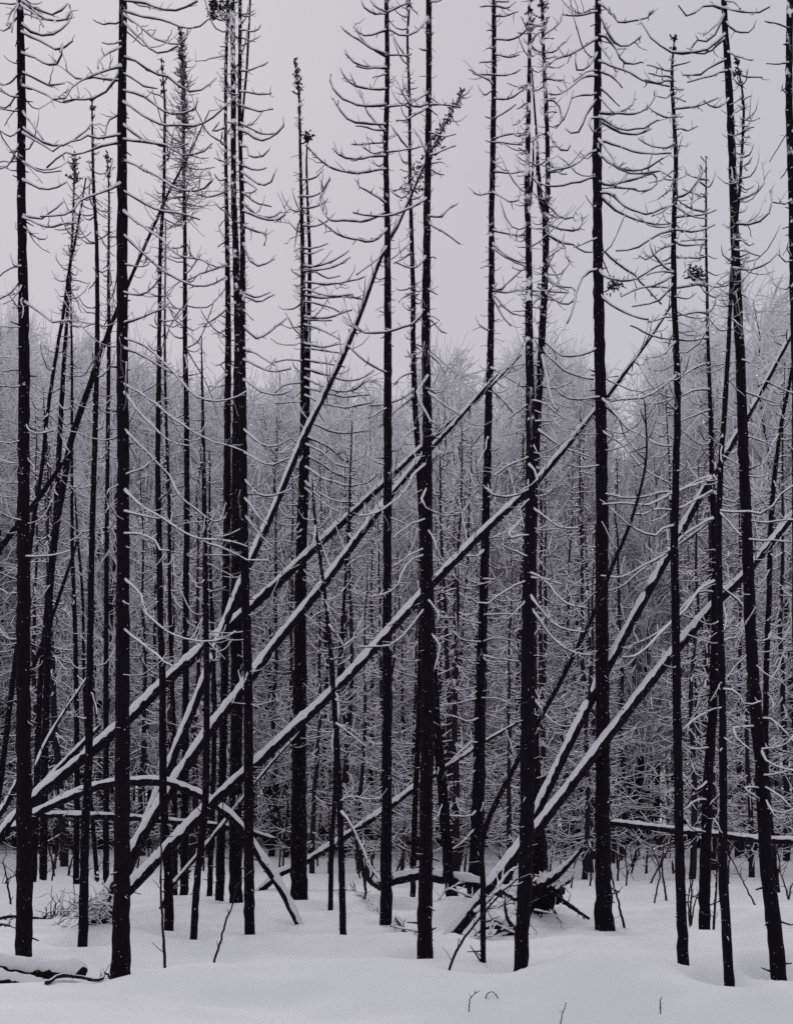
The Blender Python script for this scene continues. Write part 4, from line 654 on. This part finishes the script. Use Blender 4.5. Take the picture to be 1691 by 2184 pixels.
for i, (pts, lab) in enumerate([([(1000, 2150), (1004, 2128), (1022, 2113)], 'arched grass stalk in the foreground snow left of its curled neighbour'),
                  ([(1034, 2142), (1038, 2122), (1050, 2115), (1064, 2132)], 'curled dry grass stalk in the foreground snow below the bent tree'),
                  ([(1295, 2125), (1291, 2110), (1302, 2106)], 'small hooked grass stalk in the snow below the heavy right spruce'),
                  ([(1408, 2155), (1407, 2138), (1411, 2126)], 'short upright grass stalk in the snow below the wavy spruce'),
                  ([(1195, 2184), (1200, 2160), (1207, 2138)], 'straight grass stalk at the bottom edge right of centre'),
                  ([(404, 2112), (404, 2098), (403, 2088)], 'tiny upright stalk in the snow right of the thickest trunk')]):
    d = depth_of(min(pts[0][1] + 3, 2180)); q = U(*pts[0], d); d += 0
    stick('grass_stalk', lab, 'grass stalk', [(pts[0][0], pts[0][1] + 8)] + pts, 2.6, 1.6, d, 3, 14, group='dry stalks poking through the snow')
LIMBS = [([(985, 2016), (1010, 2002), (1048, 1996)], 12, 6), ([(1030, 1958), (1062, 1972), (1098, 1990)], 11, 7), ([(1052, 1905), (1080, 1890), (1122, 1884), (1150, 1872)], 9, 4), ([(1062, 1935), (1090, 1915), (1112, 1908)], 8, 5),
         ([(1012, 1945), (1045, 1915), (1078, 1868), (1100, 1850)], 12, 6), ([(1120, 1960), (1142, 1985), (1150, 2012)], 5, 2), ([(1070, 1985), (1064, 2010), (1058, 2032)], 5, 2), ([(1100, 1925), (1060, 1930), (1035, 1945)], 7, 4),
         ([(1185, 1895), (1215, 1872), (1222, 1850)], 9, 4), ([(1140, 1940), (1180, 1950), (1205, 1972)], 6, 2), ([(960, 1895), (1000, 1910), (1040, 1925)], 6, 4), ([(930, 1925), (950, 1900), (985, 1880)], 7, 3)]
for i, (pts_, w0, w1) in enumerate(LIMBS):                  # broken limbs piled round the uprooted stump
    stick('broken_limb', 'snow covered broken limb in the tangle round the uprooted stump', 'branch', pts_, w0, w1, 13.6 + .22 * i if i != 8 else 16.0, 9, 34, M_BRANCH, group='broken limbs round the uprooted stump')
mb = MB(); m = 13.6 / FPX; n = 150                          # drooping frosted brush by the left root plate
c0 = np.array([U(x, y, 13.6 + z) for x, y, z in zip(RNG.normal(205, 26, n), RNG.normal(1938, 16, n), RNG.uniform(-.4, .6, n))])
u = np.linspace(0, 1, 7); a = RNG.uniform(1.2, 5.4, n); ln = 75 * RNG.uniform(.15, 1, n) ** 1.6 * m
P = c0[:, None] + np.stack([np.cos(a), np.sin(a) * .6, RNG.normal(.35, .5, n)], 1)[:, None] * (u[None, :, None] * ln[:, None, None]); P[:, :, 2] -= (u ** 2)[None] * (ln * RNG.uniform(.1, .9, n))[:, None]; P[:, 1:] += np.cumsum(RNG.standard_normal((n, 6, 3)) * .014, 1)
mb.tubes(P, (np.linspace(1.6, .7, 7) * m)[None] * RNG.uniform(.6, 1.5, n)[:, None], 5)
bo = mb.build('brush_pile', M_BRANCH, None, c0[0]); bo.location = c0[0]; tag(bo, 'drooping frosted brush pile between the edge trunk and the thickest left trunk', 'brush')
rng = RNG
STICKS = [('I', q) for q in ['950,930 930,1030 880,1130 800,1255', '900,1000 885,1120 890,1220 910,1340', '820,1040 870,1180 855,1290 835,1365', '1078,1130 1060,1250 1045,1370 1055,1500', '1140,1260 1085,1380 1062,1490', '1228,1040 1222,1200 1212,1350 1196,1550', '1300,1090 1350,1190 1390,1270 1465,1385', '1575,1020 1605,1110 1598,1200 1588,1312', '1605,1180 1640,1280 1660,1330', '1700,1240 1675,1290 1662,1332', '655,1090 668,1180 662,1280', '640,1050 618,1130 610,1235', '245,1040 255,1090 268,1145', '350,1120 338,1200 322,1280', '300,960 330,1010 335,1080', '400,1000 395,1080 405,1160', '700,990 690,1050 700,1110', '990,1000 1000,1080 985,1160', '860,940 880,1010 870,1090', '760,960 740,1030 745,1080', '1340,1000 1300,1080 1290,1260', '1440,960 1446,1060 1444,1160', '1640,1000 1650,1060 1648,1115', '1520,980 1480,1060 1500,1130', '420,1000 455,1100 440,1270', '190,930 215,1010 190,1190', '330,900 345,990 350,1090']] + [('H', q) for q in ['570,880 575,1000 568,1135', '490,880 510,1030 520,1185', '295,760 270,950 262,1140', '325,700 335,950 328,1190', '740,1000 790,1090 775,1200', '840,960 800,1060 740,1180', '600,940 590,1040 600,1150', '20,820 35,1000 28,1150', '70,880 60,1010 50,1140', '1080,900 1120,1010 1100,1130', '1370,900 1420,960 1440,1080', '1420,920 1380,1040 1395,1130', '930,880 955,1000 940,1120', '1160,1060 1130,1090 1120,1150']] + [('G', q) for q in ['330,960 345,1060 320,1235', '400,970 375,1060 370,1110', '20,1120 50,1270 75,1395', '100,1210 50,1240 0,1275', '640,930 650,1060 640,1180', '880,900 930,1010 945,1100', '1180,1180 1150,1215 1140,1280', '610,1190 600,1230 605,1260']]
for tl, q in STICKS:                                        # crooked dead sticks standing in the mid-distance snow
    ox, oy = TILE[tl]; q = np.array([[float(c) for c in p.split(',')] for p in q.split()]) * K + [ox, oy]
    d = depth_of(max(q[-1, 1] + 4, 1785)); p0 = U(*q[-1], d); q[-1, 1] += 10
    stick('dead_stick', 'thin crooked dead stick standing in the snow between the farther trunks', 'stick', [tuple(c) for c in q[::-1]], float(rng.uniform(3.2, 6)), 2.2, d, int(rng.uniform(2, 12)), 40, group='dead sticks between the farther trunks')
for i in range(85):                                          # thin background saplings rising from the mid-distance snow
    x = float(rng.choice([rng.uniform(640, 1000), rng.uniform(1180, 1690), rng.uniform(1180, 1690), rng.uniform(60, 500)])); y = float(rng.uniform(1795, 1880)); d = depth_of(y); h = rng.uniform(40, 130)
    lean = rng.uniform(-40, 40)
    p0 = U(x, y, d); y2 = y + (gz(p0[0], p0[1]) * -FPX / d)
    stick('sapling', 'thin bare sapling among the farther dark trunks', 'sapling', [(x, y2 + 12), (x + lean * .4, y2 - h * .5), (x + lean, y2 - h)], float(rng.uniform(3.5, 7)), 2.2, d, int(rng.uniform(3, 16)), 38, group='thin saplings among the farther trunks')

# ------------------------------------------------------------------ background forest: each tree its own object, a few models copied
def far_birch(seed, H=14.0, spread=1.0, droop=.5, nb=60, ntw=20, upr=.9):
    global RNG
    keep = RNG; RNG = np.random.default_rng(seed); r = RNG
    z = np.linspace(0, H, 16); wob = np.cumsum(r.standard_normal((16, 2)) * .10, 0) * np.linspace(0, 1, 16)[:, None]
    A = np.stack([wob[:, 0], wob[:, 1], z - .4], 1); R = np.linspace(.11, .015, 16)
    tr = MB(); tr.tubes(A, R, 7, rough=.05); cr = MB()
    BP, BR_ = [], []
    for _ in range(nb):
        t = r.uniform(.16, .98); p = np.array([np.interp(t * H, z, A[:, c]) for c in range(3)]); a = r.uniform(0, 6.283)
        L = ((1 - t) * 3.0 * np.clip(t * 5, .45, 1) + .9) * spread * r.uniform(.5, 1.15); u = np.linspace(0, 1, 8)
        P = np.stack([p[0] + L * u * np.cos(a + .4 * u), p[1] + L * u * np.sin(a + .4 * u), p[2] + L * (upr * u - droop * u ** 2.5)], 1)
        P[1:] += np.cumsum(r.standard_normal((7, 3)) * L * .03, 0); BP.append(P)
    BP = np.array(BP); cr.tubes(BP, np.linspace(.030, .013, 8)[None] * r.uniform(.7, 1.2, nb)[:, None], 4)
    n = nb * ntw; q = r.integers(0, nb, n); t = r.uniform(.15, 1, n) * 6.999; i = t.astype(int); f = (t - i)[:, None]
    P0 = BP[q, i] * (1 - f) + BP[q, i + 1] * f; T0 = BP[q, i + 1] - BP[q, i]; T0 /= np.linalg.norm(T0, axis=1, keepdims=True)
    D = T0 * .7 + r.standard_normal((n, 3)) * .5; D /= np.linalg.norm(D, axis=1, keepdims=True)
    L = r.uniform(.25, 1.15, n); u = np.linspace(0, 1, 5)
    P = P0[:, None] + D[:, None] * (u[None, :, None] * L[:, None, None]); P[:, :, 2] += ((.25 - droop * .9) * u ** 2)[None] * L[:, None]
    P[:, 1:] += np.cumsum(r.standard_normal((n, 4, 3)) * .02, 1)
    cr.tubes(P, np.linspace(.021, .012, 5)[None] * np.ones((n, 1)), 3, cap=False)
    n2 = n; q = r.integers(0, n, n2); i = r.integers(1, 5, n2); D = (P[q, i] - P[q, i - 1]); D /= np.linalg.norm(D, axis=1, keepdims=True) + 1e-9; D = D * .8 + r.standard_normal((n2, 3)) * .6
    L = r.uniform(.12, .5, n2); u = np.linspace(0, 1, 3)
    P2 = P[q, i][:, None] + D[:, None] * (u[None, :, None] * L[:, None, None]); P2[:, :, 2] -= (droop * .5 * u ** 2)[None] * L[:, None]
    cr.tubes(P2, np.linspace(.017, .011, 3)[None] * np.ones((n2, 1)), 3, cap=False)
    RNG = keep
    return tr.mesh('trunk', M_FARBARK), cr.mesh('crown', M_HOAR)

def far_spruce(seed, H=14.0, nb=95, ntw=6, Lmax=1.6, z0=.10):
    global RNG
    keep = RNG; RNG = np.random.default_rng(seed); r = RNG
    z = np.linspace(0, H, 16); wob = np.cumsum(r.standard_normal((16, 2)) * .035, 0)
    A = np.stack([wob[:, 0], wob[:, 1], z - .4], 1); tr = MB(); tr.tubes(A, np.linspace(.105, .012, 16), 8, rough=.06); cr = MB()
    t = r.uniform(z0, .99, nb); a = r.uniform(0, 6.283, nb); L = ((1 - t) * Lmax + .25) * r.uniform(.4, 1.2, nb); u = np.linspace(0, 1, 7)
    P0 = np.stack([np.interp(t * H, z, A[:, c]) for c in range(3)], 1); dr = r.uniform(.15, .6, nb); up = r.uniform(.2, .7, nb)
    P = np.empty((nb, 7, 3)); aa = a[:, None] + r.uniform(-.5, .5, nb)[:, None] * u
    P[:, :, 0] = P0[:, 0:1] + L[:, None] * u * np.cos(aa); P[:, :, 1] = P0[:, 1:2] + L[:, None] * u * np.sin(aa)
    P[:, :, 2] = P0[:, 2:3] + L[:, None] * (-dr[:, None] * u * 1.3 + up[:, None] * u ** 2.4)
    P[:, 1:] += np.cumsum(r.standard_normal((nb, 6, 3)) * .025, 1)
    cr.tubes(P, np.linspace(.027, .015, 7)[None] * np.ones((nb, 1)), 4)
    n = nb * ntw; q = r.integers(0, nb, n); i = r.integers(1, 7, n); D = P[q, i] - P[q, i - 1]; D /= np.linalg.norm(D, axis=1, keepdims=True); D = D * .6 + r.standard_normal((n, 3)) * .55
    l2 = L[q] * r.uniform(.12, .42, n); v = np.linspace(0, 1, 4)
    P2 = P[q, i][:, None] + D[:, None] * (v[None, :, None] * l2[:, None, None]); P2[:, :, 2] -= (.15 * v ** 2)[None] * l2[:, None]
    cr.tubes(P2, np.linspace(.018, .011, 4)[None] * np.ones((n, 1)), 3, cap=False)
    RNG = keep
    return tr.mesh('trunk', M_FARBARK), cr.mesh('crown', M_TWIG)

def shrub(seed):
    global RNG
    keep = RNG; RNG = np.random.default_rng(seed); r = RNG; st = MB(); cr = MB(); Ps = []
    for _ in range(9):
        a = r.uniform(0, 6.283); h = r.uniform(1.6, 4.2); ln = r.uniform(.1, .55) * h; u = np.linspace(0, 1, 8)
        P = np.stack([ln * u ** 1.4 * np.cos(a), ln * u ** 1.4 * np.sin(a), h * u - .3], 1); P[1:] += np.cumsum(r.standard_normal((7, 3)) * .05, 0); Ps.append(P)
    Ps = np.array(Ps); st.tubes(Ps, np.linspace(.040, .012, 8)[None] * np.ones((9, 1)), 5)
    n = 110; q = r.integers(0, 9, n); i = r.integers(3, 8, n); D = r.standard_normal((n, 3)) * .7; D[:, 2] += .4; L = r.uniform(.2, .95, n); u = np.linspace(0, 1, 5)
    P = Ps[q, i][:, None] + D[:, None] * (u[None, :, None] * L[:, None, None]); P[:, :, 2] -= (.5 * u ** 2)[None] * L[:, None]; P[:, 1:] += np.cumsum(r.standard_normal((n, 4, 3)) * .03, 1)
    cr.tubes(P, np.linspace(.013, .008, 5)[None] * np.ones((n, 1)), 3)
    RNG = keep
    return st.mesh('stem', M_FARBARK), cr.mesh('crown', M_TWIG)

birches = [far_birch(100 + i, spread=s, droop=dr, upr=u_) for i, (s, dr, u_) in enumerate([(1, .28, 1.0), (1.1, .5, 1.0), (.8, .15, 1.4), (.6, .05, 1.9), (1.05, .3, .9), (.85, .65, 1.1)])]
spruces = [far_spruce(200 + i, Lmax=l) for i, l in enumerate([1.5, 1.9, 1.3, 1.7, 2.1])]
shrubs = [shrub(300 + i) for i in range(4)]
SKY_X = [-900, -100, 0, 60, 120, 200, 250, 300, 340, 420, 530, 600, 680, 750, 800, 850, 890, 930, 1000, 1030, 1060, 1120, 1270, 1300, 1380, 1400, 1440, 1500, 1560, 1600, 1640, 1691, 1800, 2600]
SKY_Y = [700, 660, 650, 680, 730, 700, 740, 790, 790, 830, 800, 800, 840, 770, 820, 860, 840, 730, 770, 850, 720, 690, 730, 880, 880, 680, 640, 670, 680, 740, 640, 590, 640, 700]
def plant(pair, name, p, sc, label, cat, group, rot=None):
    e = bpy.data.objects.new(name, None); COL.objects.link(e); e.location = (p[0], p[1], gz(p[0], p[1])); e.scale = (sc[0], sc[0], sc[1]); e.rotation_euler = (RNG.normal(0, .02), RNG.normal(0, .025), RNG.uniform(0, 6.283) if rot is None else rot)
    e.empty_display_size = .3; tag(e, label, cat, group)
    for me in pair:
        c = bpy.data.objects.new(me.name.split('.')[0], me); COL.objects.link(c); c.parent = e
    return e
pts = []
def free(p, dmin):
    for q in pts:
        if (p[0] - q[0]) ** 2 + (p[1] - q[1]) ** 2 < dmin ** 2: return False
    pts.append(p); return True
RNG = np.random.default_rng(11)
cnt = 0
while cnt < 285:                                             # leafless frosted trees, 38-125 m
    d = 44 + 84 * RNG.uniform() ** 1.7; x = RNG.uniform(-.52, .52) * d
    if not free((x, d), 1.3): continue
    xp = CX + x / d * FPX; top = np.interp(xp, SKY_X, SKY_Y) + abs(RNG.normal(0, 110)); h = (HORIZON - top) / FPX * d + CAM_H
    s = h / 14.2; plant(birches[RNG.integers(0, 6)], 'frosted_birch', (x, d), (min(s, 1.25), s), 'leafless frost covered tree in the grey wall of forest behind', 'tree', 'frosted leafless trees of the far forest'); cnt += 1
cnt = 0
while cnt < 175:                                             # slim snowy spruces, 24-60 m
    d = 25 + 45 * RNG.uniform() ** .9; x = RNG.uniform(-.48, .48) * d
    if not free((x, d), .8): continue
    xp = CX + x / d * FPX; top = np.interp(xp, SKY_X, SKY_Y) + 60 + abs(RNG.normal(0, 260)); h = (HORIZON - top) / FPX * d + CAM_H
    s = max(h, 4) / 14.0; plant(spruces[RNG.integers(0, 5)], 'slim_spruce', (x, d), (float(np.clip(s * 1.15, .55, 1.1)), s), 'slim dark spruce pole with snowy side twigs in the forest behind', 'tree', 'slim spruces before the far forest'); cnt += 1
cnt = 0
while cnt < 120:                                              # bare brush between the trunks
    d = 36 + 44 * RNG.uniform() ** .9; x = RNG.uniform(-.46, .46) * d
    if not free((x, d), .7): continue
    s = RNG.uniform(.6, 1.2); plant(shrubs[RNG.integers(0, 4)], 'bare_shrub', (x, d), (s, s), 'bare snowy shrub in the undergrowth of the forest behind', 'shrub', 'bare shrubs under the far forest'); cnt += 1

# ------------------------------------------------------------------ falling snow
n = 2600
C = np.stack([RNG.uniform(-14, 14, n), RNG.uniform(3.5, 26, n), RNG.uniform(.2, 13, n)], 1)
r = RNG.uniform(.003, .0065, n)
O = np.array([[1, 0, 0], [-1, 0, 0], [0, 1, 0], [0, -1, 0], [0, 0, 1], [0, 0, -1.]])
F = np.array([[0, 2, 4], [2, 1, 4], [1, 3, 4], [3, 0, 4], [2, 0, 5], [1, 2, 5], [3, 1, 5], [0, 3, 5]])
mb = MB(); mb.raw((C[:, None] + O[None] * r[:, None, None]).reshape(-1, 3), (F[None] + (np.arange(n) * 6)[:, None, None]).reshape(-1, 3))
tag(mb.build('falling_snow', M_CAP), 'small snowflakes drifting through the air between the trunks', 'snowflakes', None, 'stuff')
